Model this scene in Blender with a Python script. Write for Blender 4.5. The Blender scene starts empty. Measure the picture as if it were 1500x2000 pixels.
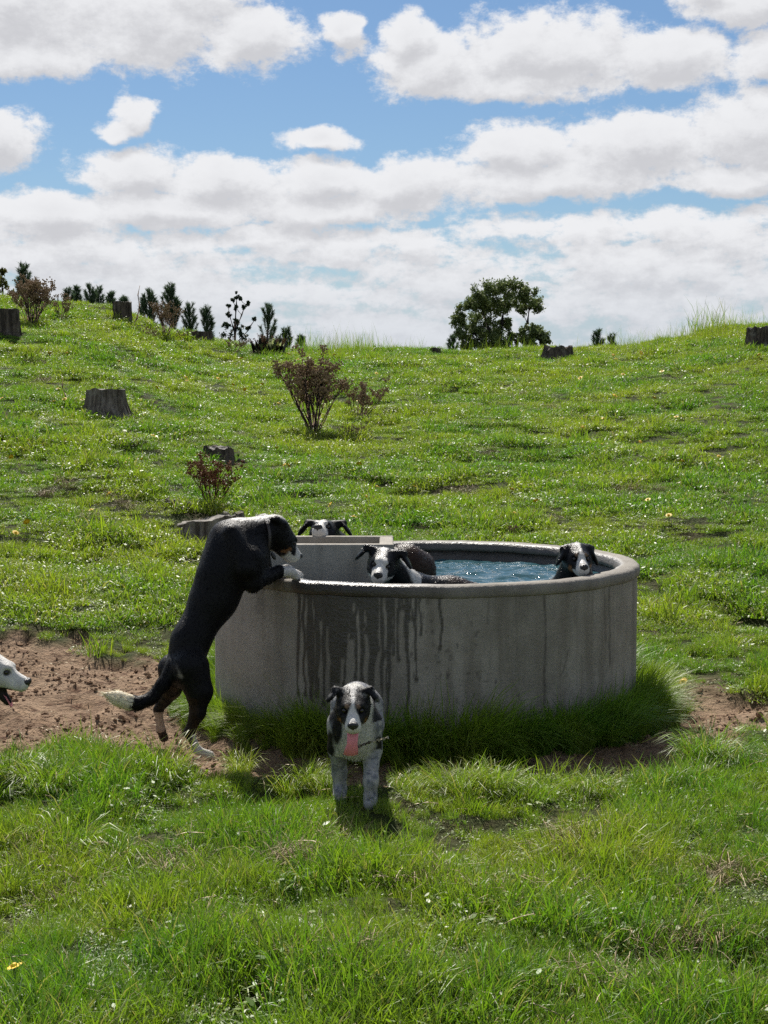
import bpy, math
import numpy as np
from mathutils import Vector, Matrix

# ------------------------------------------------------------------ camera, sky, sun, exposure
SC = bpy.context.scene
COL = SC.collection
R = math.radians
CAM_Z = 1.6
FPX = 3000.0                       # focal length in pixels of the 1500x2000 frame
PITCH = math.atan((1000 - 772) / FPX)
cam = bpy.data.cameras.new("camera")
cam.sensor_fit = 'VERTICAL'; cam.sensor_height = 24; cam.lens = FPX / 2000 * 24
cam.clip_start = 0.05; cam.clip_end = 9000
camo = bpy.data.objects.new("camera", cam); COL.objects.link(camo)
camo.location = (0, 0, CAM_Z); camo.rotation_euler = (math.pi / 2 - PITCH, 0, 0)
SC.camera = camo
SC.view_settings.view_transform = 'Standard'; SC.view_settings.look = 'None'
SC.view_settings.gamma = 1; SC.view_settings.use_curve_mapping = False
SC.view_settings.exposure = 0.6
SC.cycles.max_bounces = 6; SC.cycles.diffuse_bounces = 3; SC.cycles.glossy_bounces = 3; SC.cycles.transmission_bounces = 4; SC.cycles.transparent_max_bounces = 8
SC.cycles.sample_clamp_indirect = 6
SC.cycles.use_denoising = False; SC.cycles.denoiser = 'OPENIMAGEDENOISE'
SC.cycles.denoising_input_passes = 'RGB_ALBEDO_NORMAL'; SC.cycles.denoising_prefilter = 'ACCURATE'

SUN_EL, SUN_AZ = R(48), R(-11)     # azimuth from +Y towards +X: the sun stands behind the hill, a little to the left
sun = bpy.data.lights.new("sun", 'SUN'); sun.energy = 5.0; sun.angle = R(0.53); sun.color = (1, .95, .87)
suno = bpy.data.objects.new("sun", sun); COL.objects.link(suno)
sd = Vector((math.sin(SUN_AZ) * math.cos(SUN_EL), math.cos(SUN_AZ) * math.cos(SUN_EL), math.sin(SUN_EL)))
suno.rotation_euler = sd.to_track_quat('Z', 'Y').to_euler(); suno.location = sd * 50


class NT:
    """small helper to write node trees"""
    def __init__(s, tree): s.t = tree; s.n = tree.nodes; s.l = tree.links
    def put(s, sock, v):
        if isinstance(v, bpy.types.NodeSocket): s.l.new(v, sock)
        elif v is not None: sock.default_value = v
    def new(s, typ, ins=None, **props):
        nd = s.n.new(typ)
        for k, v in props.items(): setattr(nd, k, v)
        for k, v in (ins or {}).items(): s.put(nd.inputs[k], v)
        return nd
    def m(s, op, a, b=None, c=None, clamp=False):
        nd = s.n.new('ShaderNodeMath'); nd.operation = op; nd.use_clamp = clamp
        for i, v in enumerate((a, b, c)):
            if v is not None: s.put(nd.inputs[i], v)
        return nd.outputs[0]
    def v(s, op, a, b=None):
        nd = s.n.new('ShaderNodeVectorMath'); nd.operation = op
        s.put(nd.inputs[0], a)
        if b is not None: s.put(nd.inputs[1], b)
        return nd.outputs['Value'] if op in ('LENGTH', 'DOT_PRODUCT') else nd.outputs[0]
    def mix(s, f, a, b, blend='MIX'):
        nd = s.n.new('ShaderNodeMix'); nd.data_type = 'RGBA'; nd.blend_type = blend
        s.put(nd.inputs[0], f); s.put(nd.inputs[6], a); s.put(nd.inputs[7], b)
        return nd.outputs[2]
    def ramp(s, x, lo, hi, a=0., b=1., smooth=True):
        nd = s.n.new('ShaderNodeMapRange'); nd.interpolation_type = 'SMOOTHSTEP' if smooth else 'LINEAR'
        for i, vv in enumerate((x, lo, hi, a, b)): s.put(nd.inputs[i], vv)
        return nd.outputs[0]
    def noise(s, vec, scale, detail=4, rough=.55, dist=0., out=0):
        nd = s.n.new('ShaderNodeTexNoise')
        if vec is not None: s.l.new(vec, nd.inputs['Vector'])
        nd.inputs['Scale'].default_value = scale; nd.inputs['Detail'].default_value = detail
        nd.inputs['Roughness'].default_value = rough; nd.inputs['Distortion'].default_value = dist
        return nd.outputs[out]


def c4(c): return (c[0], c[1], c[2], 1)


# the sky: clear-day sky with cumulus banks; U, V are bearings in steps of 1/30 rad (azimuth from +Y, elevation)
CLOUDS = [  # px, py (bearing of the cloud's middle), half-widths
    (60, 60, 250, 125), (300, 80, 210, 100), (500, 105, 130, 72), (90, 150, 170, 48), (-150, 70, 200, 120), (390, 30, 130, 60),
    (678, 92, 46, 46),
    (840, 152, 150, 70), (1060, 130, 230, 88), (1290, 150, 160, 64), (1000, 186, 270, 36), (800, 100, 60, 50),
    (1430, 55, 130, 52), (1500, 150, 130, 62), (1620, 60, 160, 90), (1360, 30, 90, 40),
    (272, 245, 50, 40), (245, 275, 46, 24),
    (20, 300, 105, 66), (-90, 300, 140, 70),
    (630, 288, 88, 25),
    (1010, 305, 150, 62), (1230, 308, 210, 78), (1450, 285, 170, 92), (1080, 360, 260, 50), (1620, 270, 200, 110), (1420, 370, 140, 34),
    (270, 350, 120, 50), (430, 370, 180, 58), (640, 362, 170, 48), (800, 372, 190, 58), (330, 420, 240, 42), (120, 430, 170, 44), (620, 415, 220, 40),
]


def build_world():
    w = bpy.data.worlds.new("World"); SC.world = w; w.use_nodes = True
    w.cycles.sampling_method = 'MANUAL'; w.cycles.sample_map_resolution = 512
    T = NT(w.node_tree); T.n.clear()
    STR = 0.1
    sky = T.new('ShaderNodeTexSky', sky_type='NISHITA', sun_disc=False, sun_elevation=SUN_EL, sun_rotation=SUN_AZ,
                altitude=200, air_density=1.15, dust_density=0.25, ozone_density=3.2)
    tc = T.new('ShaderNodeTexCoord')
    d = tc.outputs['Generated']
    sx = T.new('ShaderNodeSeparateXYZ', {0: d})
    X, Y, Z = sx.outputs
    az = T.m('ARCTAN2', X, Y)
    hyp = T.m('SQRT', T.m('ADD', T.m('MULTIPLY', X, X), T.m('MULTIPLY', Y, Y)))
    el = T.m('ARCTAN2', Z, hyp)
    U = T.m('MULTIPLY', az, 30); V = T.m('MULTIPLY', el, 30)
    P = T.new('ShaderNodeCombineXYZ', {0: U, 1: V}).outputs[0]

    # node group: cloud density at a bearing
    g = bpy.data.node_groups.new("cloud_density", 'ShaderNodeTree')
    g.interface.new_socket("P", in_out='INPUT', socket_type='NodeSocketVector')
    g.interface.new_socket("D", in_out='OUTPUT', socket_type='NodeSocketFloat')
    G = NT(g)
    gi = g.nodes.new('NodeGroupInput'); go = g.nodes.new('NodeGroupOutput')
    p = gi.outputs[0]
    ws = G.v('MULTIPLY', p, (0.8, 1.25, 1))
    wn = G.noise(ws, 1.1, 3, .55, out=1)
    warp = G.v('MULTIPLY', G.v('SUBTRACT', wn, (.5, .5, .5)), (.9, .55, 0))
    q = G.v('ADD', p, warp)
    M = None
    for (px, py, a, b) in CLOUDS:
        ci = ((px - 750) / 100, (772 - py) / 100, 0)
        e = G.v('MULTIPLY', G.v('SUBTRACT', q, ci), (100 / a, 100 / b, 0))
        dd = G.m('SUBTRACT', 1.0, G.v('LENGTH', e))
        if M is None: M = dd
        else: M = G.m('SMOOTH_MAX', M, dd, .15)
    sp = G.new('ShaderNodeSeparateXYZ', {0: p}).outputs
    # lower bank: long flat layers that close up towards the horizon
    lv = G.v('MULTIPLY', q, (.22, 1.05, 1))
    ln = G.noise(lv, 1.25, 4, .5)
    cover = G.m('MULTIPLY', G.ramp(sp[1], 4.3, 3.1), G.ramp(sp[1], -.4, .8))
    low = G.m('SUBTRACT', G.m('ADD', G.m('MULTIPLY', ln, 2.0), G.m('MULTIPLY', cover, .95)), 1.62)
    # the rest of the sky, beyond the bearings of the banks
    rv = G.v('MULTIPLY', p, (.10, .17, 1))
    rn = G.noise(rv, 1.0, 5, .55)
    far = G.m('MAXIMUM', G.ramp(sp[1], 7.6, 10.5), G.ramp(G.m('ABSOLUTE', sp[0]), 8.5, 11.5))
    rest = G.m('ADD', G.m('MULTIPLY', G.m('SUBTRACT', rn, .5), 3.2), G.m('MULTIPLY', G.m('SUBTRACT', far, 1), 3))
    M = G.m('SMOOTH_MAX', G.m('SMOOTH_MAX', M, low, .1), rest, .2)
    f1 = G.noise(G.v('MULTIPLY', p, (.9, 1.3, 1)), 1.5, 11, .68)
    D = G.m('ADD', M, G.m('MULTIPLY', G.m('SUBTRACT', f1, .5), 1.5))
    g.links.new(D, go.inputs[0])

    def dens(vec):
        nd = T.n.new('ShaderNodeGroup'); nd.node_tree = g
        T.l.new(vec, nd.inputs[0]); return nd.outputs[0]
    D0 = dens(P)
    D1 = dens(T.v('ADD', P, (-.09, .34, 0)))
    alpha = T.ramp(D0, -.05, .34)
    light = T.m('SUBTRACT', 1.0, T.m('ADD', T.ramp(T.m('SUBTRACT', D1, T.m('MULTIPLY', D0, .72)), -.30, .66, 0, .72), T.ramp(D0, .4, 1.4, 0, .2)))
    k = 1 / STR
    ccol = T.mix(light, (.345 * k, .348 * k, .37 * k, 1), (.565 * k, .57 * k, .585 * k, 1))
    # thin veil near the horizon: far cloud layers run together
    hz = T.ramp(V, 3.2, .4)
    ccol = T.mix(T.m('MULTIPLY', hz, .6), ccol, (.385 * k, .42 * k, .465 * k, 1))
    skyc = T.mix(1.0, sky.outputs[0], (.395, .455, .52, 1), 'MULTIPLY')
    skyc = T.mix(T.m('MULTIPLY', hz, .85), skyc, (.33 * k, .385 * k, .45 * k, 1))
    col = T.mix(alpha, skyc, ccol)
    bg = T.new('ShaderNodeBackground', {0: col, 1: STR})
    out = T.n.new('ShaderNodeOutputWorld')
    T.l.new(bg.outputs[0], out.inputs[0])


build_world()

# ------------------------------------------------------------------ helpers
RNG = np.random.default_rng(7)
CT, ST = math.cos(PITCH), math.sin(PITCH)


def P(px, py, d):
    """world point at distance d (along Y) on the bearing of a pixel of the 1500x2000 frame"""
    xc = (px - 750) / FPX; yc = (1000 - py) / FPX
    vx, vy, vz = xc, CT + yc * ST, -ST + yc * CT
    t = d / vy
    return np.array([vx * t, d, CAM_Z + vz * t])


def hash2(i, j, s):
    h = (i.astype(np.int64) * 374761393 + j.astype(np.int64) * 668265263 + s * 1442695041) & 0xffffffff
    h = ((h ^ (h >> 13)) * 1274126177) & 0xffffffff
    return ((h ^ (h >> 16)) & 0xffffff) / float(0xffffff)


def vn(x, y, s=0):
    x = np.asarray(x, float); y = np.asarray(y, float)
    i = np.floor(x); j = np.floor(y); fx = x - i; fy = y - j
    fx = fx * fx * (3 - 2 * fx); fy = fy * fy * (3 - 2 * fy)
    i = i.astype(np.int64); j = j.astype(np.int64)
    a = hash2(i, j, s); b = hash2(i + 1, j, s); c = hash2(i, j + 1, s); d = hash2(i + 1, j + 1, s)
    return (a * (1 - fx) + b * fx) * (1 - fy) + (c * (1 - fx) + d * fx) * fy


def fbm(x, y, s=0, o=4):
    r = 0; a = .5; t = 0
    for k in range(o):
        r = r + a * vn(x * 2 ** k + 17.3 * k, y * 2 ** k - 9.1 * k, s + k); t += a; a *= .5
    return r / t


def vn3(p, s=0):
    """cheap 3d noise from three 2d slices"""
    return (vn(p[:, 0] + .37 * p[:, 2], p[:, 1] - .21 * p[:, 2], s) + vn(p[:, 1] + 5.1, p[:, 2] + .3 * p[:, 0], s + 1) + vn(p[:, 2] - 3.3, p[:, 0] + .25 * p[:, 1], s + 2)) / 3


def sstep(x, a, b):
    t = np.clip((np.asarray(x, float) - a) / (b - a), 0, 1)
    return t * t * (3 - 2 * t)


def mesh(name, V, F, mats=None, attrs=None, smooth=True, mi=None):
    """V (n,3); F an int array (m,3|4) or list of such arrays"""
    V = np.asarray(V, np.float32)
    if not isinstance(F, list): F = [F]
    F = [np.asarray(f, np.int32) for f in F if len(f)]
    me = bpy.data.meshes.new(name)
    me.vertices.add(len(V)); me.vertices.foreach_set('co', V.ravel())
    if F:
        li = np.concatenate([f.ravel() for f in F])
        tot = np.concatenate([np.full(len(f), f.shape[1], np.int32) for f in F])
        st = np.concatenate([[0], np.cumsum(tot)[:-1]]).astype(np.int32)
        me.loops.add(len(li)); me.loops.foreach_set('vertex_index', li)
        me.polygons.add(len(tot)); me.polygons.foreach_set('loop_start', st)
        me.polygons.foreach_set('loop_total', tot)
        me.polygons.foreach_set('use_smooth', np.full(len(tot), smooth))
        if mi is not None: me.polygons.foreach_set('material_index', np.asarray(mi, np.int32))
    for k, a in (attrs or {}).items():
        a = np.asarray(a, np.float32)
        if a.ndim == 1:
            at = me.attributes.new(k, 'FLOAT', 'POINT'); at.data.foreach_set('value', a)
        elif a.shape[1] == 3:
            at = me.attributes.new(k, 'FLOAT_VECTOR', 'POINT'); at.data.foreach_set('vector', a.ravel())
        else:
            at = me.attributes.new(k, 'FLOAT_COLOR', 'POINT'); at.data.foreach_set('color', a.ravel())
    for m in (mats or []): me.materials.append(m)
    me.update(calc_edges=True); me.validate()
    return me


def obj(name, me, parent=None, loc=(0, 0, 0), label=None, cat=None, group=None, kind=None):
    o = bpy.data.objects.new(name, me); COL.objects.link(o)
    o.location = loc
    if parent is not None: o.parent = parent
    if label: o["label"] = label
    if cat: o["category"] = cat
    if group: o["group"] = group
    if kind: o["kind"] = kind
    return o


class MB:
    """collects tubes, quads and blobs into one mesh"""
    def __init__(s): s.V = []; s.T = []; s.Q = []; s.n = 0
    def add(s, V, T=None, Q=None):
        V = np.asarray(V, float)
        if T is not None and len(T): s.T.append(np.asarray(T) + s.n)
        if Q is not None and len(Q): s.Q.append(np.asarray(Q) + s.n)
        s.V.append(V); s.n += len(V)
    def tube(s, pts, rad, n=6, cap=True):
        pts = np.asarray(pts, float); m = len(pts); rad = np.broadcast_to(rad, (m,))
        tg = np.gradient(pts, axis=0); tg /= np.linalg.norm(tg, axis=1, keepdims=True) + 1e-9
        up = np.array([0, 0, 1.]) if abs(tg[0][2]) < .9 else np.array([1., 0, 0])
        V = []
        for i in range(m):
            a = np.cross(tg[i], up); a /= np.linalg.norm(a) + 1e-9; b = np.cross(tg[i], a)
            th = np.arange(n) * 2 * np.pi / n
            V.append(pts[i] + rad[i] * (np.cos(th)[:, None] * a + np.sin(th)[:, None] * b))
            up = b if abs(np.dot(b, tg[i])) < .5 else up
            up = -np.cross(a, tg[i])
        V = np.concatenate(V)
        k = np.arange(n); k2 = (k + 1) % n
        Q = [np.stack([i * n + k, i * n + k2, (i + 1) * n + k2, (i + 1) * n + k], 1) for i in range(m - 1)]
        T = []
        if cap:
            V = np.concatenate([V, pts[:1], pts[-1:]]); c0 = m * n; c1 = c0 + 1
            T = np.concatenate([np.stack([k2, k, np.full(n, c0)], 1), np.stack([(m - 1) * n + k, (m - 1) * n + k2, np.full(n, c1)], 1)])
        s.add(V, T, np.concatenate(Q))
    def box(s, lo, hi):
        x0, y0, z0 = lo; x1, y1, z1 = hi
        V = [(x0, y0, z0), (x1, y0, z0), (x1, y1, z0), (x0, y1, z0), (x0, y0, z1), (x1, y0, z1), (x1, y1, z1), (x0, y1, z1)]
        s.add(V, None, [(0, 3, 2, 1), (4, 5, 6, 7), (0, 1, 5, 4), (1, 2, 6, 5), (2, 3, 7, 6), (3, 0, 4, 7)])
    def ball(s, c, r, n=6, m=4):
        r = np.broadcast_to(r, (3,)); V = [c + np.array([0, 0, r[2]])]
        for i in range(1, m):
            ph = math.pi * i / m
            th = np.arange(n) * 2 * np.pi / n
            V += list(np.stack([c[0] + r[0] * np.sin(ph) * np.cos(th), c[1] + r[1] * np.sin(ph) * np.sin(th), np.full(n, c[2] + r[2] * np.cos(ph))], 1))
        V.append(c - np.array([0, 0, r[2]]))
        k = np.arange(n); k2 = (k + 1) % n
        T = [np.stack([np.zeros(n, int), 1 + k, 1 + k2], 1)]
        Q = [np.stack([1 + i * n + k, 1 + (i + 1) * n + k, 1 + (i + 1) * n + k2, 1 + i * n + k2], 1) for i in range(m - 2)]
        e = 1 + (m - 1) * n
        T.append(np.stack([np.full(n, e), 1 + (m - 2) * n + k2, 1 + (m - 2) * n + k], 1))
        s.add(np.array(V), np.concatenate(T), np.concatenate(Q) if Q else None)
    def me(s, name, mats, attrs=None, smooth=True):
        F = []
        if s.T: F.append(np.concatenate(s.T))
        if s.Q: F.append(np.concatenate(s.Q))
        return mesh(name, np.concatenate(s.V), F, mats, attrs, smooth)


def material(name):
    m = bpy.data.materials.new(name); m.use_nodes = True
    T = NT(m.node_tree); T.n.clear()
    b = T.n.new('ShaderNodeBsdfPrincipled'); o = T.n.new('ShaderNodeOutputMaterial')
    T.l.new(b.outputs[0], o.inputs[0])
    return m, T, b, o


def bump(T, b, h, strength=.5, dist=.01):
    nd = T.new('ShaderNodeBump', {'Strength': strength, 'Distance': dist, 'Height': h})
    T.l.new(nd.outputs[0], b.inputs['Normal'])


def attr(T, name, out='Fac'):
    return T.new('ShaderNodeAttribute', attribute_name=name).outputs[out]


# ------------------------------------------------------------------ terrain
TC = np.array([0.216, 8.0])        # trough centre
TR = 1.10                          # trough radius
_D = np.array([-3000, 0, 6, 9, 10, 12, 15, 20, 25, 32, 36, 42, 60, 100, 300, 3000.])
_Zc = np.array([0, 0, 0, .0, .05, .3, .7, 1.2, 1.72, 2.45, 2.55, 2.32, 1.0, -2, -11, -70.])
_W = np.array([0, 0, 0, .02, .07, .19, .36, .56, .74, .97, 1.0, .95, .7, .3, 0, 0])
_PX = np.array([-1500, -400, 0, 100, 200, 260, 330, 400, 500, 620, 831, 1100, 1230, 1300, 1400, 1500, 1800, 3000.])
_SY = np.array([570, 570, 588, 600, 611, 630, 655, 668, 684, 692, 692, 690, 685, 672, 655, 646, 635, 640.])
_LIFT = (772 - _SY) / 3000 * 35 + 1.6 - 2.53


def base_h(x, y):
    x = np.asarray(x, float); y = np.asarray(y, float)
    z = np.interp(y, _D, _Zc)
    z = (z + np.interp(y - 1, _D, _Zc) + np.interp(y + 1, _D, _Zc)) / 3
    px = 750 + 3000 * x / np.maximum(y, 8.)
    return z + np.interp(px, _PX, _LIFT) * np.interp(y, _D, _W)


def dirt_mask(x, y):
    x = np.asarray(x, float); y = np.asarray(y, float)
    n = (fbm(x * 2.2, y * 2.2, 3) - .5)
    n2 = (fbm(x * 7, y * 7, 31, 3) - .5)
    r = np.hypot(x - TC[0], y - TC[1])
    ring = sstep(r + n * .4 + n2 * .25, 1.92, 1.70)
    ring = ring * sstep(y, 8.7, 7.9)
    # worn patch left of the trough
    e = np.hypot((x + 2.45) / 2.2, (y - 8.02) / 1.44)
    patch = sstep(e + n * .42 + n2 * .3, 1.02, .88)
    # worn track to the right
    yc = 7.55 + .12 * (x - 1.4)
    track = sstep(np.abs(y - yc) + n * .6 + n2 * .25, .5, .32) * sstep(x, 1.25, 1.5)
    return np.clip(np.maximum(np.maximum(ring, patch), track), 0, 1)


def ground_h(x, y, fine=True):
    x = np.asarray(x, float); y = np.asarray(y, float)
    z = base_h(x, y)
    near = sstep(np.hypot(x, y), 70, 35)
    up = sstep(y, 8.6, 10.)
    z = z + near * (fbm(x * .55, y * .55, 11, 3) - .5) * .16 * sstep(y, 8, 14)
    z = z + near * (1 - up) * ((fbm(x * 2.4, y * 2.4, 12, 3) - .5) * .13 + (fbm(x * 6.5, y * 6.5, 13, 2) - .5) * .045)
    z = z + near * up * ((fbm(x * 1.2, y * 1.2, 14, 2) - .5) * .20 - .03 * sstep(fbm(x * 1.1, y * 1.6, 61, 2), .60, .70))
    if fine:
        dm = dirt_mask(x, y)
        z = z - dm * .05 + dm * ((fbm(x * 7, y * 9, 21, 3) - .5) * .07 + (fbm(x * 22, y * 26, 22, 2) - .5) * .035)
    r = np.hypot(x - TC[0], y - TC[1])
    z = z * sstep(r, 1.05, 1.5) + (1 - sstep(r, 1.05, 1.5)) * 0.0
    return z


def on_ground(px, py):
    """where the bearing of a pixel meets the hillside"""
    d = np.concatenate([np.arange(3, 20, .02), np.arange(20, 60, .05)])
    xc = (px - 750) / FPX; yc = (1000 - py) / FPX
    vy = CT + yc * ST; vz = -ST + yc * CT
    z = CAM_Z + vz / vy * d
    g = ground_h(xc / vy * d, d)
    k = np.argmax(z < g)
    return np.array([xc / vy * d[k], d[k], g[k]])


def gz(x, y): return float(ground_h(np.array([x]), np.array([y]))[0])


def axis_lines(core, step, mid, midstep, far):
    a = list(np.arange(0, core, step)); v = core
    while v < mid: a.append(v); v += midstep
    s = midstep
    while v < far: a.append(v); s *= 1.35; v += s
    a.append(far)
    return np.array(a)


def build_ground():
    ax = axis_lines(4.2, .04, 17, .16, 3200)
    xs = np.concatenate([-ax[::-1][:-1], ax])
    yb = np.arange(2.6, 10, .04); ym = np.arange(10, 42, .14)
    yf = [42.]; s = .4
    while yf[-1] < 3200: yf.append(yf[-1] + s); s *= 1.25
    yn = [2.5]; s = .3
    while yn[-1] > -3200: yn.append(yn[-1] - s); s *= 1.5
    ys = np.concatenate([np.array(yn[::-1]), yb, ym, np.array(yf)])
    Xg, Yg = np.meshgrid(xs, ys)
    x = Xg.ravel(); y = Yg.ravel()
    z = ground_h(x, y)
    nx, ny = len(xs), len(ys)
    i = np.arange(nx - 1)[None, :] + (np.arange(ny - 1) * nx)[:, None]
    F = np.stack([i, i + 1, i + nx + 1, i + nx], -1).reshape(-1, 4)
    m, T, b, o = material("pasture_soil")
    pos = T.new('ShaderNodeNewGeometry').outputs['Position']
    dm = attr(T, 'dirt')
    n1 = T.noise(pos, 3.0, 6, .6); n2 = T.noise(pos, 40., 5, .65); n3 = T.noise(pos, 12., 4, .6)
    dirt = T.mix(T.ramp(n1, .3, .7), (.30, .207, .135, 1), (.215, .142, .09, 1))
    dirt = T.mix(T.ramp(n3, .50, .70), dirt, (.095, .05, .03, 1))
    dirt = T.mix(T.ramp(n2, .60, .74), dirt, (.40, .27, .18, 1))
    soil = T.mix(T.ramp(n1, .35, .65), (.04, .055, .014, 1), (.055, .046, .018, 1))
    soil = T.mix(T.ramp(n3, .45, .7), soil, (.045, .065, .015, 1))
    T.put(b.inputs['Base Color'], T.mix(dm, soil, dirt))
    b.inputs['Roughness'].default_value = .95
    b.inputs['Specular IOR Level'].default_value = .15
    bump(T, b, T.m('ADD', n2, T.m('MULTIPLY', n3, 1.5)), 1.0, .035)
    me = mesh("ground", np.stack([x, y, z], 1), F, [m], {'dirt': dirt_mask(x, y)})
    obj("ground", me, kind="structure")


build_ground()

# ------------------------------------------------------------------ grass
def blade_set(n, rad, h, hv, w, lean, curve, rng, outward=None, seg=3):
    """n blades rooted in a disc; returns V, T, per-vertex variation and height fraction"""
    rr = rad * np.sqrt(rng.random(n)); th = rng.random(n) * 2 * np.pi
    root = np.stack([rr * np.cos(th), rr * np.sin(th), -.01 * np.ones(n)], 1)
    hh = h * (1 + hv * (rng.random(n) * 2 - 1))
    ld = rng.random(n) * 2 * np.pi
    if outward is not None: ld = th + rng.normal(0, outward, n)
    L = np.stack([np.cos(ld), np.sin(ld), np.zeros(n)], 1)
    ln = lean * (.3 + rng.random(n)); cv = curve * (.2 + rng.random(n) * 1.2)
    sd = rng.random(n) * 2 * np.pi
    S = np.stack([np.cos(sd), np.sin(sd), np.zeros(n)], 1)
    V = []
    for k in range(seg + 1):
        t = k / seg
        hor = ln * t + cv * t * t
        up = np.sqrt(np.maximum(1 - .55 * np.minimum(hor, 1.25) ** 2, .12)) * t
        c = root + L * (hor * hh)[:, None] * .8 + np.array([0, 0, 1.]) * (up * hh)[:, None]
        if k == seg: V.append(c[:, None, :])
        else:
            ww = w * (1 - .25 * t) * (.7 + .6 * rng.random(n)[:1])
            V.append(np.stack([c - S * ww / 2, c + S * ww / 2], 1))
    V = np.concatenate(V, 1)
    m = 2 * seg + 1
    b = (np.arange(n) * m)[:, None]
    T = []
    for k in range(seg - 1):
        T.append(b + np.array([2 * k, 2 * k + 1, 2 * k + 3])); T.append(b + np.array([2 * k, 2 * k + 3, 2 * k + 2]))
    k = seg - 1
    T.append(b + np.array([2 * k, 2 * k + 1, 2 * k + 2]))
    var = np.repeat(rng.random(n), m)
    return V.reshape(-1, 3), np.concatenate(T), var


def leaf_set(n, rad, h, size, rng):
    """low round-leaved herbs (clover, plantain) between the blades"""
    V = []; T = []; k = 0
    for i in range(n):
        r = rad * math.sqrt(rng.random()); th = rng.random() * 6.283
        c = np.array([r * math.cos(th), r * math.sin(th), h * (.3 + .7 * rng.random())])
        a = rng.random() * 6.283; tilt = rng.normal(0, .5); s = size * (.6 + .8 * rng.random())
        u = np.array([math.cos(a), math.sin(a), tilt * .6]); v = np.array([-math.sin(a), math.cos(a), rng.normal(0, .4)])
        for q in ((-1, 0), (-.4, .55), (.5, .5), (1, 0), (.5, -.5), (-.4, -.55)):
            V.append(c + s * (q[0] * u + q[1] * .8 * v))
        T += [(k, k + 1, k + 2), (k, k + 2, k + 3), (k, k + 3, k + 4), (k, k + 4, k + 5)]; k += 6
    return np.array(V), np.array(T), np.repeat(rng.random(n) * .45, 6)


def grass_material(name, tint=0.):
    m, T, b, o = material(name)
    pos = T.new('ShaderNodeNewGeometry').outputs['Position']
    rnd = T.new('ShaderNodeObjectInfo').outputs['Random']
    var = attr(T, 'var')
    n1 = T.noise(pos, .55, 4, .6); n2 = T.noise(pos, 2.3, 3, .6)
    g = T.mix(var, (.072, .17, .016, 1), (.17, .285, .028, 1))
    g = T.mix(T.ramp(n1, .38, .64, 0, .85), g, T.mix(var, (.20, .26, .024, 1), (.33, .335, .04, 1)))
    g = T.mix(T.ramp(n2, .52, .72, 0, .4), g, (.045, .13, .02, 1))
    g = T.mix(T.m('MULTIPLY', T.ramp(rnd, .3, 1), .35), g, (.24, .235, .04, 1))
    g = T.mix(T.ramp(var, .90, .915), g, (.32, .265, .13, 1))
    T.put(b.inputs['Base Color'], g)
    b.inputs['Roughness'].default_value = .47
    b.inputs['Specular IOR Level'].default_value = .5
    tr = T.new('ShaderNodeBsdfTranslucent')
    T.put(tr.inputs[0], T.mix(1., g, (1.4, 1.7, .6, 1), 'MULTIPLY'))
    mx = T.new('ShaderNodeMixShader', {0: .36})
    T.l.new(b.outputs[0], mx.inputs[1]); T.l.new(tr.outputs[0], mx.inputs[2]); T.l.new(mx.outputs[0], o.inputs[0])
    return m


M_GRASS = grass_material("grass_blades")


def clump_collection(name, specs, seed, mat):
    """specs: list of lists of blade_set/leaf_set results"""
    c = bpy.data.collections.new(name)
    for i, parts in enumerate(specs):
        V = []; T = []; A = []; n = 0
        for (v, t, a) in parts:
            V.append(v); T.append(t + n); A.append(a); n += len(v)
        me = mesh("%s_%02d" % (name, i), np.concatenate(V), np.concatenate(T), [mat], {'var': np.concatenate(A)})
        o = bpy.data.objects.new("%s_%02d" % (name, i), me); c.objects.link(o)
    return c


def scatter(name, pts, rotz, tilt, scl, vi, coll, **tags):
    """one object that spreads the pieces of a collection over given points"""
    n = len(pts)
    rot = np.stack([tilt[:, 0], tilt[:, 1], rotz], 1)
    me = mesh(name, pts, np.zeros((0, 3), int), None, {'rot': rot, 'scl': scl, 'vi': vi})
    o = obj(name, me, kind="stuff", **tags)
    ng = bpy.data.node_groups.new(name + "_spread", 'GeometryNodeTree')
    ng.interface.new_socket("Geometry", in_out='INPUT', socket_type='NodeSocketGeometry')
    ng.interface.new_socket("Geometry", in_out='OUTPUT', socket_type='NodeSocketGeometry')
    T = NT(ng)
    gi = T.n.new('NodeGroupInput'); go = T.n.new('NodeGroupOutput')
    ci = T.n.new('GeometryNodeCollectionInfo'); ci.inputs[0].default_value = coll
    ci.inputs['Separate Children'].default_value = True; ci.inputs['Reset Children'].default_value = True
    def na(nm, ty):
        nd = T.n.new('GeometryNodeInputNamedAttribute'); nd.data_type = ty; nd.inputs[0].default_value = nm
        return [s for s in nd.outputs if s.enabled and s.name == 'Attribute'][0]
    e2r = T.n.new('FunctionNodeEulerToRotation'); T.l.new(na('rot', 'FLOAT_VECTOR'), e2r.inputs[0])
    ip = T.n.new('GeometryNodeInstanceOnPoints')
    T.l.new(gi.outputs[0], ip.inputs['Points']); T.l.new(ci.outputs[0], ip.inputs['Instance'])
    ip.inputs['Pick Instance'].default_value = True
    f2i = T.n.new('FunctionNodeFloatToInt'); T.l.new(na('vi', 'FLOAT'), f2i.inputs[0])
    T.l.new(f2i.outputs[0], ip.inputs['Instance Index'])
    T.l.new(e2r.outputs[0], ip.inputs['Rotation'])
    cx = T.n.new('ShaderNodeCombineXYZ'); s_ = na('scl', 'FLOAT')
    for k in range(3): T.l.new(s_, cx.inputs[k])
    T.l.new(cx.outputs[0], ip.inputs['Scale'])
    T.l.new(ip.outputs[0], go.inputs[0])
    md = o.modifiers.new("spread", 'NODES'); md.node_group = ng
    return o


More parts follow.
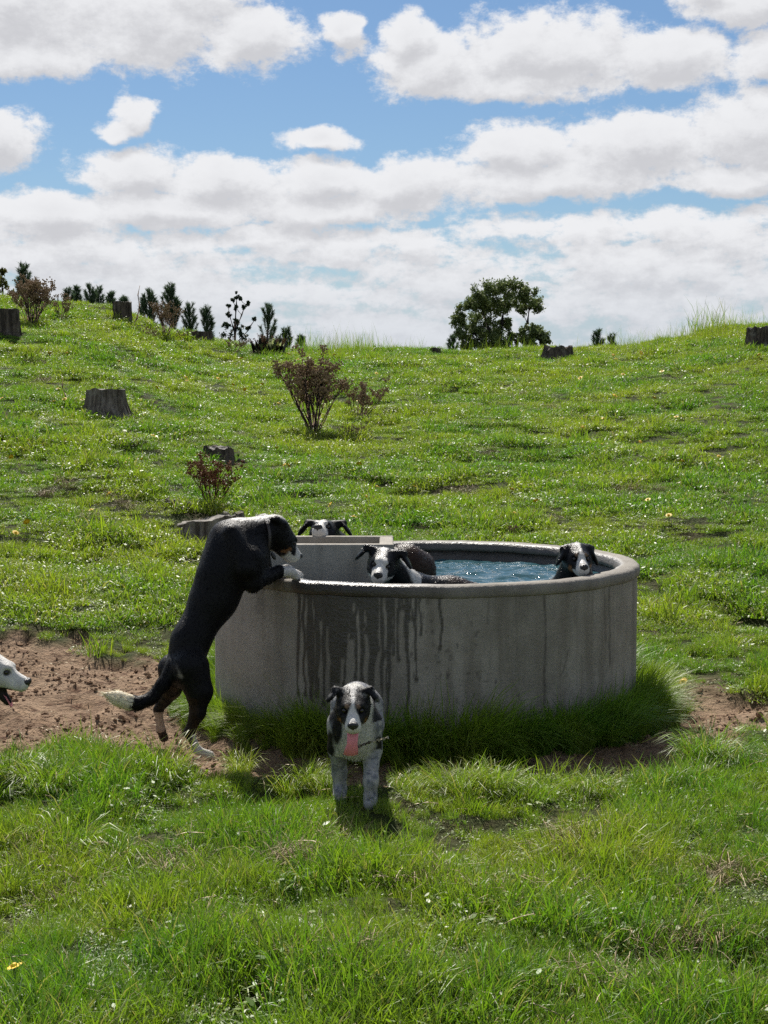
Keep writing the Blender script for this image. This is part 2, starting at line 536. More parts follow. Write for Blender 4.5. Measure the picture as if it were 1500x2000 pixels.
BARE = [(-.82, 6.42, .17), (-.78, 6.55, .2), (-.70, 6.66, .17), (-.80, 6.80, .17), (-1.0, 7.06, .16), (-.66, 6.86, .12)]      # (x, y, r): spots where things stand, kept clear of tall grass


def build_grass():
    r = np.random.default_rng(5)
    near = []
    for i in range(7):
        parts = [blade_set(120, .10, .075, .5, .0034, .3, .5, r), blade_set(18, .10, .125, .35, .0030, .2, .55, r), blade_set(40, .10, .035, .5, .004, .9, .8, r)]
        if i % 2 == 0: parts.append(leaf_set(8, .1, .05, .011, r))
        near.append(parts)
    tall = [[blade_set(110, .085, .19, .45, .0042, .45, .75, r, outward=.7, seg=4)] for i in range(4)]
    slope = []
    for i in range(6):
        parts = [blade_set(110, .15, .055, .5, .0055, .35, .6, r), leaf_set(9, .15, .03, .011, r)]
        parts.append(blade_set(60, .16, .035, .5, .010, .8, .8, r)); slope.append(parts)
    fart = [[blade_set(46, .12, .16, .4, .008, .25, .5, r)] for i in range(3)]
    allc = clump_collection("grass_clump", near + tall + slope + fart + [[blade_set(9, .12, .19, .45, .0022, .12, .3, r), blade_set(16, .12, .08, .5, .003, .3, .5, r)] for i in range(3)] + [[blade_set(90, .14, .032, .6, .005, 1.0, .9, r), leaf_set(45, .14, .022, .0075, r)] for i in range(3)], 1, M_GRASS)
    pts = []; scl = []; vi = []
    def band(y0, y1, dens, var0, nvar, s0, s1, mask=True, half=.34, pad=.7):
        n = int(dens * (y1 - y0) * 2 * (half * (y0 + y1) / 2 + pad))
        y = y0 + (y1 - y0) * r.random(n)
        x = (r.random(n) * 2 - 1) * (half * y + pad)
        rr = np.hypot(x - TC[0], y - TC[1])
        keep = rr > 1.16
        dm = dirt_mask(x, y)
        keep &= r.random(n) > dm * 1.6
        hgt = fbm(x * 2.6, y * 2.6, 41, 3); bare = fbm(x * 2.7, y * 2.7, 43, 3)
        if y0 > 8.5: keep &= r.random(n) > sstep(bare, .62, .72) * .3
        else: keep &= r.random(n) > sstep(bare, .66, .76) * .2
        for (bx, by, br) in BARE: keep &= np.hypot(x - bx, y - by) > br
        s = (s0 + (s1 - s0) * r.random(n)) * (.55 + 1.0 * sstep(hgt, .36, .70)) * (1 - .15 * sstep(bare, .58, .68)) * (1 - .45 * sstep(dm, .02, .5))
        x, y, s = x[keep], y[keep], s[keep]
        pts.append(np.stack([x, y, ground_h(x, y)], 1)); scl.append(s); vi.append(var0 + r.integers(0, nvar, len(x)))
    band(2.9, 7.2, 170, 0, 7, .58, 1.0)
    band(2.9, 9.5, 95, 23, 3, .8, 1.2)
    band(9.5, 24, 26, 23, 3, 1.0, 1.5)
    band(24, 40, 12, 23, 3, 1.2, 1.8)
    band(7.2, 9.5, 130, 0, 7, .5, .9)
    band(9.5, 14, 100, 11, 6, .7, 1.05)
    band(14, 24, 62, 11, 6, .75, 1.15)
    band(24, 40, 36, 11, 6, .85, 1.4)
    band(3.0, 6.6, 9, 7, 4, .3, .6)
    band(9, 38, 3.2, 17, 3, .4, .9)
    # sunlit tufts along the front of the worn ring and elsewhere
    for (px, py, k, s) in [(935, 1562, 8, .72), (905, 1564, 4, .62), (968, 1560, 5, .62), (800, 1556, 5, .55), (1160, 1556, 5, .55), (1190, 1560, 3, .5),
                           (590, 1545, 5, .55), (620, 1550, 4, .5), (480, 1512, 4, .5), (250, 1515, 4, .45), (30, 1545, 8, .9), (70, 1552, 6, .75),
                           (1300, 1540, 5, .6), (1370, 1500, 6, .75), (1420, 1495, 5, .75), (1310, 1370, 4, .6), (1290, 1350, 3, .6), (430, 1375, 4, .6), (420, 1392, 3, .55)]:
        c = on_ground(px, py)
        for j in range(k):
            x = c[0] + r.normal(0, .055); y = c[1] + r.normal(0, .045)
            pts.append([[x, y, gz(x, y)]]); scl.append([s * (.75 + .4 * r.random())]); vi.append([7 + r.integers(0, 4)])
    # tall seeding stalks against the sky along the crest
    for (p0, p1, k, s0) in ((600, 720, 75, 2.6), (720, 840, 14, 1.8), (1130, 1290, 22, 2.2), (1290, 1430, 40, 2.2), (1370, 1402, 14, 3.8), (1430, 1500, 16, 2.2), (560, 620, 10, 2.0), (870, 1060, 26, 1.9)):
        for j in range(k):
            px = r.uniform(p0, p1); d = r.uniform(31, 36); x = (px - 750) / FPX * d
            pts.append([[x, d, gz(x, d)]]); scl.append([s0 * (.6 + .6 * r.random())]); vi.append([20 + r.integers(0, 3)])
    pts = np.concatenate(pts); scl = np.concatenate(scl); vi = np.concatenate(vi)
    n = len(pts)
    scatter("grass", pts, r.random(n) * 6.283, r.normal(0, .08, (n, 2)), scl, vi, allc, label="short green pasture grass over the whole field and hillside", cat="grass")
    # long grass leaning out from the foot of the trough
    lng = [[blade_set(60, .05, .36, .35, .0055, .75, .95, r, seg=5)] for i in range(1)]
    lean = []
    for i in range(5):
        v, t, a = blade_set(90, .08, .36, .62, .0045, .22, .12, r, seg=5)
        # droop towards +X
        h = np.clip(v[:, 2] / .4, 0, 1.3); out = r.random(90).repeat(11) * .7 + .2
        v2 = v.copy(); v2[:, 0] += out * h ** 1.6 * .34; v2[:, 2] -= out * h ** 2.1 * .26
        a = a * .5
        lean.append([(v2, t, a)])
    lc = clump_collection("long_grass_clump", lean, 2, M_GRASS)
    pts = []; rz = []; sc_ = []
    for rad0, cnt, s in ((1.13, 170, .60), (1.18, 190, .72), (1.24, 180, .60), (1.30, 150, .42)):
        th = r.random(cnt) * 2 * np.pi
        rr = rad0 + r.normal(0, .02, cnt)
        wob = (.72 + .5 * vn(th * 3.1, th * 0 + rad0, 77)) * r.uniform(.7, 1.25, cnt)
        # thin and low on the wall's left, tall and thick on the front right
        x = TC[0] + rr * np.cos(th); y = TC[1] + rr * np.sin(th)
        px = 750 + 3000 * x / y
        f = np.interp(px, [380, 480, 600, 700, 830, 900, 1000, 1150, 1260, 1340], [.55, .85, 1.0, .85, .9, 1.1, 1.15, 1.1, .85, .65])
        k = y < 8.9
        pts.append(np.stack([x, y, ground_h(x, y)], 1)[k]); rz.append(th[k] + r.normal(0, .55, k.sum())); sc_.append((s * wob * f)[k])
    pts = np.concatenate(pts); rz = np.concatenate(rz); sc_ = np.concatenate(sc_); n = len(pts)
    scatter("long_grass", pts, rz, r.normal(0, .1, (n, 2)), sc_, r.integers(0, 5, n), lc, label="long dark grass drooping around the foot of the concrete trough", cat="grass")


# ------------------------------------------------------------------ trough
RIM_Z, WATER_Z = 0.743, 0.642


def phi_px():
    ph = np.linspace(-1.56, 1.56, 2000)
    return ph, 750 + 3000 * (TC[0] + TR * np.sin(ph)) / (TC[1] - TR * np.cos(ph))


def build_trough():
    root = obj("water_trough", None, loc=(TC[0], TC[1], 0), label="round grey concrete water trough with wet drip streaks on its front", cat="trough")
    m, T, b, o = material("trough_concrete")
    tc = T.new('ShaderNodeTexCoord').outputs['Object']
    wet = attr(T, 'wet'); stain_shade = attr(T, 'stain_shade'); pale_fac = attr(T, 'pale')
    n1 = T.noise(tc, 3.2, 6, .62); n2 = T.noise(tc, 22., 6, .65); n3 = T.noise(tc, 90., 3, .6)
    ver = T.noise(T.v('MULTIPLY', tc, (9, 9, .9)), 1.3, 5, .6)
    c = T.mix(T.ramp(n1, .3, .7), (.205, .184, .15, 1), (.33, .30, .252, 1))
    c = T.mix(T.ramp(ver, .40, .68, 0, .75), c, (.155, .135, .105, 1))
    c = T.mix(T.ramp(n2, .55, .75, 0, .5), c, (.15, .14, .12, 1))
    c = T.mix(T.ramp(n3, .62, .72, 0, .3), c, (.4, .38, .35, 1))
    c = T.mix(T.m('MULTIPLY', pale_fac, T.ramp(n2, .3, .6, .5, 1)), c, (.43, .395, .34, 1))  # lighter concrete by the pale mask, with painted bounce light at the left
    c = T.mix(T.m('MULTIPLY', stain_shade, .9), c, (.07, .06, .05, 1))
    c = T.mix(T.m('MULTIPLY', wet, .86), c, (.026, .022, .018, 1))
    T.put(b.inputs['Base Color'], c)
    T.put(b.inputs['Roughness'], T.m('SUBTRACT', .85, T.m('MULTIPLY', wet, .55)))
    bump(T, b, T.m('ADD', n2, T.m('MULTIPLY', n3, .5)), .7, .01)
    nth = 1100
    # outer shell, floor and inside
    prof = [(1.098, -.12)] + [(1.098, z) for k, z in enumerate(np.linspace(-.1, .688, 84))]
    nout = len(prof)
    prof += [(1.085, .694), (1.0, .694), (1.0, .60), (.995, .3), (.99, .06), (.6, .05), (.0, .05)]
    prof = np.array(prof)
    th = np.arange(nth) * 2 * np.pi / nth - np.pi / 2      # starts at the side facing the camera
    dx = fbm(np.cos(th) * 3 + 9, np.sin(th) * 3, 5, 3) - .5
    V = np.stack([prof[:, 0][:, None] * np.cos(th), prof[:, 0][:, None] * np.sin(th), np.repeat(prof[:, 1][:, None], nth, 1)], -1)
    V[:nout] *= (1 + .006 * dx)[None, :, None] * np.array([1, 1, 0]) + np.array([0, 0, 1.]) 
    k = np.arange(nth); k2 = (k + 1) % nth
    F = np.concatenate([np.stack([i * nth + k, i * nth + k2, (i + 1) * nth + k2, (i + 1) * nth + k], 1) for i in range(len(prof) - 1)])
    Vf = V.reshape(-1, 3)
    # drip marks
    ph, pxs = phi_px()
    phi = (th + np.pi / 2 + np.pi) % (2 * np.pi) - np.pi    # 0 = facing the camera
    vpx = np.where(np.abs(phi) < 1.5, np.interp(phi, ph, pxs), -999)
    wet = np.zeros((len(prof), nth)); st = np.zeros((len(prof), nth)); pale = np.zeros((len(prof), nth))
    z = prof[:, 1]; yp = 1150 + (RIM_Z - z) * 430          # approximate photo row on the front face
    r = np.random.default_rng(3)
    drips = [(580, 1385, 3), (592, 1385, 3), (605, 1392, 7), (618, 1385, 5), (633, 1400, 4), (648, 1378, 9), (660, 1352, 12), (672, 1300, 11), (684, 1262, 8),
             (694, 1345, 4), (706, 1348, 5), (716, 1250, 4), (727, 1352, 11), (738, 1240, 5), (746, 1395, 4), (760, 1412, 5), (770, 1290, 3), (779, 1302, 3), (796, 1420, 4),
             (813, 1342, 3), (822, 1250, 2.5), (862, 1280, 3.5), (640, 1240, 20), (660, 1215, 22), (690, 1190, 16), (730, 1200, 12), (652, 1300, 16), (664, 1270, 18), (728, 1300, 12), (626, 1230, 8), (706, 1225, 10)]
    for j in range(26): drips.append((r.uniform(578, 812), 1160 + r.exponential(70), r.uniform(1.5, 3.5)))
    for (px, yb, w) in drips:
        wob = (fbm(yp * .022 + px, yp * 0, int(px), 2) - .5) * 9 + px
        ww = w * (.75 + .5 * vn(yp * .03, yp * 0 + px, 4)) * (1 - .45 * sstep(yp, yb - 120, yb)) + 2.2 * np.exp(-((yp - yb + 6) / 7) ** 2) * (w < 6)
        a = 1 - sstep(np.abs(vpx[None, :] - wob[:, None]), ww[:, None] * .7, ww[:, None] * 1.1 + .8)
        a *= (1 - sstep(yp, yb - 4, yb + 4))[:, None] * (z < .70)[:, None]
        wet = np.maximum(wet, a)
    # overflow band under the lip
    a = sstep(vpx, 566, 585) * sstep(vpx, 800, 740)
    wet = np.maximum(wet, a[None, :] * sstep(yp + 14 * (vn(vpx * .12, vpx * 0, 8) - .5), 1172, 1158)[:, None] if False else a[None, :] * (1 - sstep(yp[:, None] + 30 * (vn(vpx * .16, vpx * 0, 8)[None, :] - .5), 1165, 1200)))
    for j in range(34):
        bx, by = r.normal(870, 38), r.normal(1285, 55)
        if j > 26: bx, by = r.uniform(800, 1040), r.uniform(1180, 1400)
        rx, ry = r.uniform(1.5, 6), r.uniform(2, 8)
        dd = np.hypot((vpx[None, :] - bx) / rx, (yp[:, None] - by) / ry)
        st = np.maximum(st, (1 - sstep(dd, .6, 1.15)) * r.uniform(.4, .85))
    for (px, y0, y1, w, s) in ((1068, 1168, 1395, 2.2, .95), (1195, 1150, 1345, 1.6, .8), (1187, 1150, 1290, 1.2, .5), (1118, 1290, 1345, 1.2, .7), (955, 1160, 1230, 1.5, .5), (505, 1165, 1230, 9, .35), (1010, 1160, 1400, 1.2, .35)):
        wob = px + (fbm(yp * .03, yp * 0, int(px), 3) - .5) * 8 + (0.35 * (yp - y0) if px == 1118 else 0) * -1
        a = 1 - sstep(np.abs(vpx[None, :] - wob[:, None]), w * .5, w * 1.4 + .6)
        a *= ((yp > y0) * (yp < y1) * (.6 + .4 * vn(yp * .1, yp * 0, 6)))[:, None] * s
        st = np.maximum(st, a)
    wet[nout + 1:] = .95
    pale = np.repeat((1 - sstep(vpx, 470, 620))[None, :] * .5, len(prof), 0) + .0  # left wall paler: clean concrete plus ground bounce painted into the colour
    pale[:, vpx < -900] = 0
    me = mesh("shell", Vf, F, [m], {'wet': wet.ravel(), 'stain_shade': st.ravel(), 'pale': pale.ravel()})
    obj("shell", me, root)
    # rounded rim that overhangs the shell a little
    rp = [(1.080, .690), (1.1005, .684), (1.107, .690), (1.1085, .705), (1.1085, .720), (1.104, .733), (1.094, .741), (1.06, .744), (1.035, .743), (1.012, .738), (1.0, .727), (.992, .710), (.985, .692), (1.005, .688)]
    rp = np.array(rp); nr = len(rp)
    wob = (fbm(np.cos(th) * 6 + 3, np.sin(th) * 6, 15, 4) - .5)
    V = np.stack([rp[:, 0][:, None] * np.cos(th), rp[:, 0][:, None] * np.sin(th), rp[:, 1][:, None] + wob[None, :] * .012], -1)
    V[..., 0] += .008 * (fbm(th * 20, th * 0, 9, 2) - .5) * np.cos(th); V[..., 1] += .008 * (fbm(th * 20, th * 0, 9, 2) - .5) * np.sin(th)
    i = np.arange(nr)
    F = np.concatenate([np.stack([a * nth + k, a * nth + k2, ((a + 1) % nr) * nth + k2, ((a + 1) % nr) * nth + k], 1) for a in i])
    w = sstep(vpx, 560, 580) * sstep(vpx, 960, 700)
    wt = np.repeat(w[None, :], nr, 0)
    wt[9:13] = np.maximum(wt[9:13], .75)
    inner = np.repeat(((phi > 1.57) | (phi < -1.57))[None, :] * 1., nr, 0)
    wt = np.maximum(wt, inner * (np.arange(nr) > 9)[:, None] * .8)
    pale = np.repeat(sstep(vpx, 860, 1100)[None, :] * .3, nr, 0)
    pale[:, vpx < -900] = .25
    me = mesh("rim", V.reshape(-1, 3), F, [m], {'wet': wt.ravel(), 'stain_shade': (.34 + .5 * (fbm(np.cos(th) * 9, np.sin(th) * 9, 71, 3) - .3))[None, :].repeat(nr, 0).ravel().clip(0, 1), 'pale': pale.ravel()})  # rim darkened all round: shade put into the colour, with uneven mottling
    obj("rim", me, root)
    # float-valve compartment: an open concrete box set into the left of the trough
    x0, x1, y0, y1, zt, t = -.98 - 0, -.165, -.20, .29, .842, .05
    mb = MB()
    def ringbox(lo, hi):
        mb.box(lo, hi)
    x0 = -.90
    ringbox((x0, y0, .05), (x1, y0 + t, zt))
    ringbox((x0, y1 - t, .05), (x1, y1, zt))
    ringbox((x1 - .075, y0 + t, .05), (x1 - .002, y1 - t, zt - .002))
    ringbox((x0, y0 + t, .05), (x0 + t, y1 - t, zt - .002))
    ringbox((x0 + t, y0 + t, .05), (x1 - .075, y1 - t, .70))
    mc = mb.me("compartment", [m])
    for nm, v in (('wet', 0.), ('stain_shade', 0.), ('pale', .25)):
        at = mc.attributes.new(nm, 'FLOAT', 'POINT'); at.data.foreach_set('value', np.full(len(mc.vertices), v, np.float32))
    mc.polygons.foreach_set('use_smooth', np.zeros(len(mc.polygons), bool))
    c = obj("compartment", mc, root)
    bv = c.modifiers.new("soft edges", 'BEVEL'); bv.width = .008; bv.segments = 2
    # water
    m, T, b, o = material("trough_water")
    b.inputs['Base Color'].default_value = (.035, .085, .10, 1); b.inputs['Roughness'].default_value = .02
    b.inputs['IOR'].default_value = 1.33
    tc = T.new('ShaderNodeTexCoord').outputs['Object']
    bump(T, b, T.noise(tc, 13., 3, .5), .6, .02)
    g = np.linspace(-1, 1, 240)
    Xg, Yg = np.meshgrid(g, g); x = Xg.ravel(); y = Yg.ravel()
    def wav(x, y):
        return (.026 * (fbm(x * 5 + 3, y * 9, 51, 3) - .5) + .026 * (fbm(x * 11 + 1, y * 17, 52, 2) - .5) + .004 * np.sin(np.hypot(x + .45, y + .6) * 75) * np.exp(-2.2 * np.hypot(x + .45, y + .6))
                + .005 * np.sin(np.hypot(x - .7, y + .5) * 80) * np.exp(-3 * np.hypot(x - .7, y + .5)))
    z = WATER_Z + wav(x, y)
    n = len(g); i = (np.arange(n - 1)[None, :] + (np.arange(n - 1) * n)[:, None]).ravel()
    F = np.stack([i, i + 1, i + n + 1, i + n], 1)
    cen = np.stack([x[F].mean(1), y[F].mean(1)], 1)
    F = F[np.hypot(cen[:, 0], cen[:, 1]) < .997]
    used = np.unique(F); mp = np.zeros(n * n, int); mp[used] = np.arange(len(used))
    V = np.stack([x, y, z], 1)[used]
    me = mesh("water", V, mp[F], [m])
    obj("water", me, loc=(TC[0], TC[1], 0), kind="structure")


build_trough()

# ------------------------------------------------------------------ dogs
class Body:
    """one continuous animal body, blended from tapered limbs and rounded masses, then skinned over"""
    def __init__(s): s.p = []
    def rc(s, a, b, ra, rb, tag='body', k=.03, fur=.018, flow=None):
        a = np.asarray(a, float); b = np.asarray(b, float)
        s.p.append(dict(t='rc', a=a, b=b, ra=ra, rb=rb, tag=tag, k=k, fur=fur, flow=(b - a) if flow is None else np.asarray(flow, float)))
    def chain(s, pts, rads, tag='body', k=.025, fur=.015):
        for i in range(len(pts) - 1): s.rc(pts[i], pts[i + 1], rads[i], rads[i + 1], tag if isinstance(tag, str) else tag[i], k, fur)
    def el(s, c, r, M=None, tag='body', k=.03, fur=.015, flow=(0, -1, 0), sub=False):
        M = np.eye(3) if M is None else np.asarray(M, float)
        s.p.append(dict(t='el', c=np.asarray(c, float), r=np.asarray(r, float), M=M, tag=tag, k=k, fur=fur, flow=np.asarray(flow, float), sub=sub))
    @staticmethod
    def sdf(p, X):
        if p['t'] == 'rc':
            ba = p['b'] - p['a']; pa = X - p['a']
            t = np.clip(pa @ ba / max(ba @ ba, 1e-9), 0, 1)
            return np.linalg.norm(pa - t[..., None] * ba, axis=-1) - (p['ra'] + (p['rb'] - p['ra']) * t)
        q = (X - p['c']) @ p['M']                      # columns of M are the local axes
        k0 = np.linalg.norm(q / p['r'], axis=-1); k1 = np.linalg.norm(q / p['r'] ** 2, axis=-1)
        return k0 * (k0 - 1) / np.maximum(k1, 1e-6)
    def bounds(s, p):
        if p['t'] == 'rc':
            r = max(p['ra'], p['rb'])
            return np.minimum(p['a'], p['b']) - r, np.maximum(p['a'], p['b']) + r
        r = p['r'].max(); return p['c'] - r, p['c'] + r
    def skin(s, h=.007):
        lo = np.min([s.bounds(p)[0] for p in s.p], 0) - 3 * h - .01
        hi = np.max([s.bounds(p)[1] for p in s.p], 0) + 3 * h + .01
        n = np.ceil((hi - lo) / h).astype(int) + 1
        D = np.full(n, .2, np.float32)
        ax = [lo[i] + np.arange(n[i]) * h for i in range(3)]
        for p in s.p:
            b0, b1 = s.bounds(p); mg = p['k'] + .03
            i0 = np.clip(np.floor((b0 - mg - lo) / h).astype(int), 0, n - 1); i1 = np.clip(np.ceil((b1 + mg - lo) / h).astype(int) + 1, 1, n)
            sl = tuple(slice(i0[i], i1[i]) for i in range(3))
            X = np.stack(np.meshgrid(ax[0][sl[0]], ax[1][sl[1]], ax[2][sl[2]], indexing='ij'), -1)
            d = s.sdf(p, X); k = p['k']; cur = D[sl]
            if p.get('sub'):
                hh = np.clip(.5 - .5 * (cur + d) / k, 0, 1)
                D[sl] = cur * (1 - hh) - d * hh + k * hh * (1 - hh)
            else:
                hh = np.clip(.5 + .5 * (cur - d) / k, 0, 1)
                D[sl] = cur * (1 - hh) + d * hh - k * hh * (1 - hh)
        # surface nets
        ins = D < 0
        c = np.zeros(n - 1, np.int16)
        for dx in (0, 1):
            for dy in (0, 1):
                for dz in (0, 1):
                    c += ins[dx:n[0] - 1 + dx, dy:n[1] - 1 + dy, dz:n[2] - 1 + dz]
        act = (c > 0) & (c < 8)
        idx = -np.ones(n - 1, np.int64); ijk = np.argwhere(act); idx[act] = np.arange(len(ijk))
        acc = np.zeros((len(ijk), 3)); cnt = np.zeros(len(ijk))
        cor = [(a, b, cc) for a in (0, 1) for b in (0, 1) for cc in (0, 1)]
        for a in cor:
            for axi in range(3):
                if a[axi] == 1: continue
                b = list(a); b[axi] = 1
                da = D[tuple((ijk + a).T)]; db = D[tuple((ijk + b).T)]
                m = (da < 0) != (db < 0)
                t = da[m] / (da[m] - db[m])
                pt = np.array(a, float)[None].repeat(m.sum(), 0); pt[:, axi] = t
                acc[m] += pt; cnt[m] += 1
        V = lo + (ijk + acc / cnt[:, None]) * h
        F = []
        for axi in range(3):
            o1, o2 = [(1, 2), (2, 0), (0, 1)][axi]
            sl0 = [slice(1, n[i] - 1) for i in range(3)]; sl0[axi] = slice(0, n[axi] - 1)
            sl1 = list(sl0); sl1[axi] = slice(1, n[axi])
            a = ins[tuple(sl0)]; b = ins[tuple(sl1)]
            e = np.argwhere(a != b); base = e + [0 if i == axi else 1 for i in range(3)]
            fl = a[tuple(e.T)]
            q = []
            for (u, v) in ((-1, -1), (0, -1), (0, 0), (-1, 0)):
                w = base.copy(); w[:, o1] += u; w[:, o2] += v
                q.append(idx[tuple(w.T)])
            q = np.stack(q, 1); q[~fl] = q[~fl][:, ::-1]
            F.append(q)
        F = np.concatenate(F)
        for it in range(3):                              # light smoothing
            acc = np.zeros_like(V); cn = np.zeros(len(V))
            for a, b in ((0, 1), (1, 2), (2, 3), (3, 0)):
                np.add.at(acc, F[:, a], V[F[:, b]]); np.add.at(cn, F[:, a], 1)
                np.add.at(acc, F[:, b], V[F[:, a]]); np.add.at(cn, F[:, b], 1)
            V = V * .5 + .5 * acc / cn[:, None]
        return V, F
    def regions(s, V):
        """nearest limb or mass of each point"""
        ds = np.stack([s.sdf(p, V) + (9 if p.get('sub') else 0) for p in s.p], 1)
        return np.argmin(ds, 1)


def fur_material(name, rough=.5, wet=False):
    m, T, b, o = material(name)
    c = attr(T, 'fur_colour', 'Color')
    tc = T.new('ShaderNodeTexCoord').outputs['Object']
    n = T.noise(tc, 160., 3, .6); n2 = T.noise(tc, 30, 4, .6)
    c2 = T.mix(T.ramp(n2, .3, .7, 0, .35), c, T.mix(1., c, (.55, .5, .45, 1), 'MULTIPLY'))
    T.put(b.inputs['Base Color'], c2)
    b.inputs['Roughness'].default_value = rough
    b.inputs['Specular IOR Level'].default_value = .16
    b.inputs['Sheen Weight'].default_value = .0 if wet else .02
    bump(T, b, T.m('ADD', n, n2), .5, .006)
    return m


def hair_material(name, rough):
    m, T, b, o = material(name)
    c = attr(T, 'fur_colour', 'Color')
    T.put(b.inputs['Base Color'], c); b.inputs['Roughness'].default_value = rough; b.inputs['Specular IOR Level'].default_value = .14
    tr = T.new('ShaderNodeBsdfTranslucent'); T.put(tr.inputs[0], c)
    mx = T.new('ShaderNodeMixShader', {0: .4})
    T.l.new(b.outputs[0], mx.inputs[1]); T.l.new(tr.outputs[0], mx.inputs[2]); T.l.new(mx.outputs[0], o.inputs[0])
    return m


M_HAIR = hair_material("dog_hairs", .55)
M_FUR = fur_material("dog_coat", .48); M_WETFUR = fur_material("wet_dog_coat", .3, True)


def simple_mat(name, col, rough=.5, spec=.5, nz=None):
    m, T, b, o = material(name)
    if nz:
        tc = T.new('ShaderNodeTexCoord').outputs['Object']
        T.put(b.inputs['Base Color'], T.mix(T.noise(tc, nz[0], 5, .6), c4(col), c4(nz[1])))
        bump(T, b, T.noise(tc, nz[0] * 3, 4, .6), .4, .01)
    else: b.inputs['Base Color'].default_value = c4(col)
    b.inputs['Roughness'].default_value = rough; b.inputs['Specular IOR Level'].default_value = spec
    return m


M_NOSE = simple_mat("dog_nose", (.008, .008, .009), .35, .6, (120., (.02, .018, .018)))
M_EYE = simple_mat("dog_eye", (.012, .007, .004), .06, .6)
M_TONGUE = simple_mat("dog_tongue", (.80, .27, .31), .35, .5, (60., (.66, .20, .24)))
M_COLLAR = simple_mat("collar_leather", (.02, .016, .014), .45, .5, (80., (.045, .035, .03)))
M_TAG = simple_mat("collar_tag", (.015, .015, .016), .3, .6, (80., (.03, .03, .03)))

BLACK, WHITE, TAN, BROWN = np.array([.0045, .0042, .0048]), np.array([.62, .60, .56]), np.array([.22, .10, .035]), np.array([.035, .019, .011])


def frame(fwd, up=(0, 0, 1)):
    """3x3 with columns right, forward, up"""
    f = np.asarray(fwd, float); f /= np.linalg.norm(f)
    r = np.cross(f, up); r /= np.linalg.norm(r)
    u = np.cross(r, f)
    return np.stack([r, f, u], 1)


def head(B, O, M, s=1., jaw=0., ears='drop', tag='head', fur=.010):
    """adds a collie-type head at O; columns of M: right, forward, up; jaw: opening angle"""
    def w(p): return O + M @ (np.asarray(p, float) * s)
    fl = -M[:, 1]
    B.el(w((0, -.005, .0)), np.array([.060, .074, .056]) * s, M, tag, .03, fur, fl)
    B.el(w((0, .048, .008)), np.array([.045, .038, .036]) * s, M, tag, .025, fur * .6, fl)
    for sx in (-1, 1):
        B.el(w((.034 * sx, .028, -.026)), np.array([.028, .05, .034]) * s, M, tag, .03, fur, fl)
        B.el(w((.022 * sx, .066, .028)), np.array([.016, .018, .011]) * s, M, tag, .014, .004, fl)      # brow
    B.rc(w((0, .055, -.018)), w((0, .128, -.024)), .036 * s, .025 * s, tag, .025, .005, fl)
    B.rc(w((0, .075, .002)), w((0, .138, -.010)), .018 * s, .016 * s, tag, .02, .004, fl)              # bridge of the nose
    for sx in (-1, 1):
        B.rc(w((.017 * sx, .085, -.032)), w((.012 * sx, .133, -.030)), .018 * s, .017 * s, tag, .015, .005, fl)   # lips
    ca, sa = math.cos(jaw), math.sin(jaw)
    def jw(p):                                            # lower jaw turns about its hinge
        y, z = p[1] - .02, p[2] + .045
        return w((p[0], .02 + y * ca + z * sa, -.045 - y * sa + z * ca))
    B.rc(jw((0, .02, -.048)), jw((0, .115, -.056)), .030 * s, .015 * s, 'jaw', .018 if jaw else .03, .006, fl)
    for sx in (-1, 1):
        if ears == 'drop':                                # folded ears hanging at the sides
            B.rc(w((.048 * sx, -.020, .036)), w((.073 * sx, -.018, .036)), .020 * s, .016 * s, 'ear', .012, fur, (0, 0, -1))
            Me = M @ np.array([[.90, 0, -.42 * sx], [0, 1, 0], [.42 * sx, 0, .90]])
            B.el(w((.082 * sx, -.006, -.002)), np.array([.010, .033, .054]) * s, Me, 'ear', .010, fur, (0, 0, -1))
        elif ears == 'fold':                              # small ears, tips folded forward
            B.rc(w((.044 * sx, -.020, .038)), w((.070 * sx, -.020, .052)), .019 * s, .014 * s, 'ear', .012, fur, M[:, 0] * sx)
            Me = M @ np.array([[.72, 0, -.69 * sx], [0, 1, 0], [.69 * sx, 0, .72]])
            B.el(w((.083 * sx, -.004, .030)), np.array([.010, .025, .031]) * s, Me, 'ear', .010, fur, (0, 0, -1))
        elif ears == 'out':                               # ears flung out sideways, flap hanging
            B.rc(w((.045 * sx, -.022, .042)), w((.086 * sx, -.028, .05)), .019 * s, .016 * s, 'ear', .012, fur, M[:, 0] * sx)
            Me = M @ np.array([[.80, 0, -.6 * sx], [0, 1, 0], [.6 * sx, 0, .80]])
            B.el(w((.104 * sx, -.022, .018)), np.array([.010, .028, .044]) * s, Me, 'ear', .010, fur, (0, 0, -1))
        else:                                             # laid back along the neck
            B.rc(w((.046 * sx, -.03, .034)), w((.066 * sx, -.085, .022)), .020 * s, .016 * s, 'ear', .012, fur, fl)
            B.rc(w((.066 * sx, -.085, .022)), w((.076 * sx, -.115, .0)), .017 * s, .008 * s, 'ear', .012, fur, fl)
    for sx in (-1, 1): B.el(w((.034 * sx, .076, .010)), np.array([.014, .013, .010]) * s, M, 'sock', .012, sub=True)


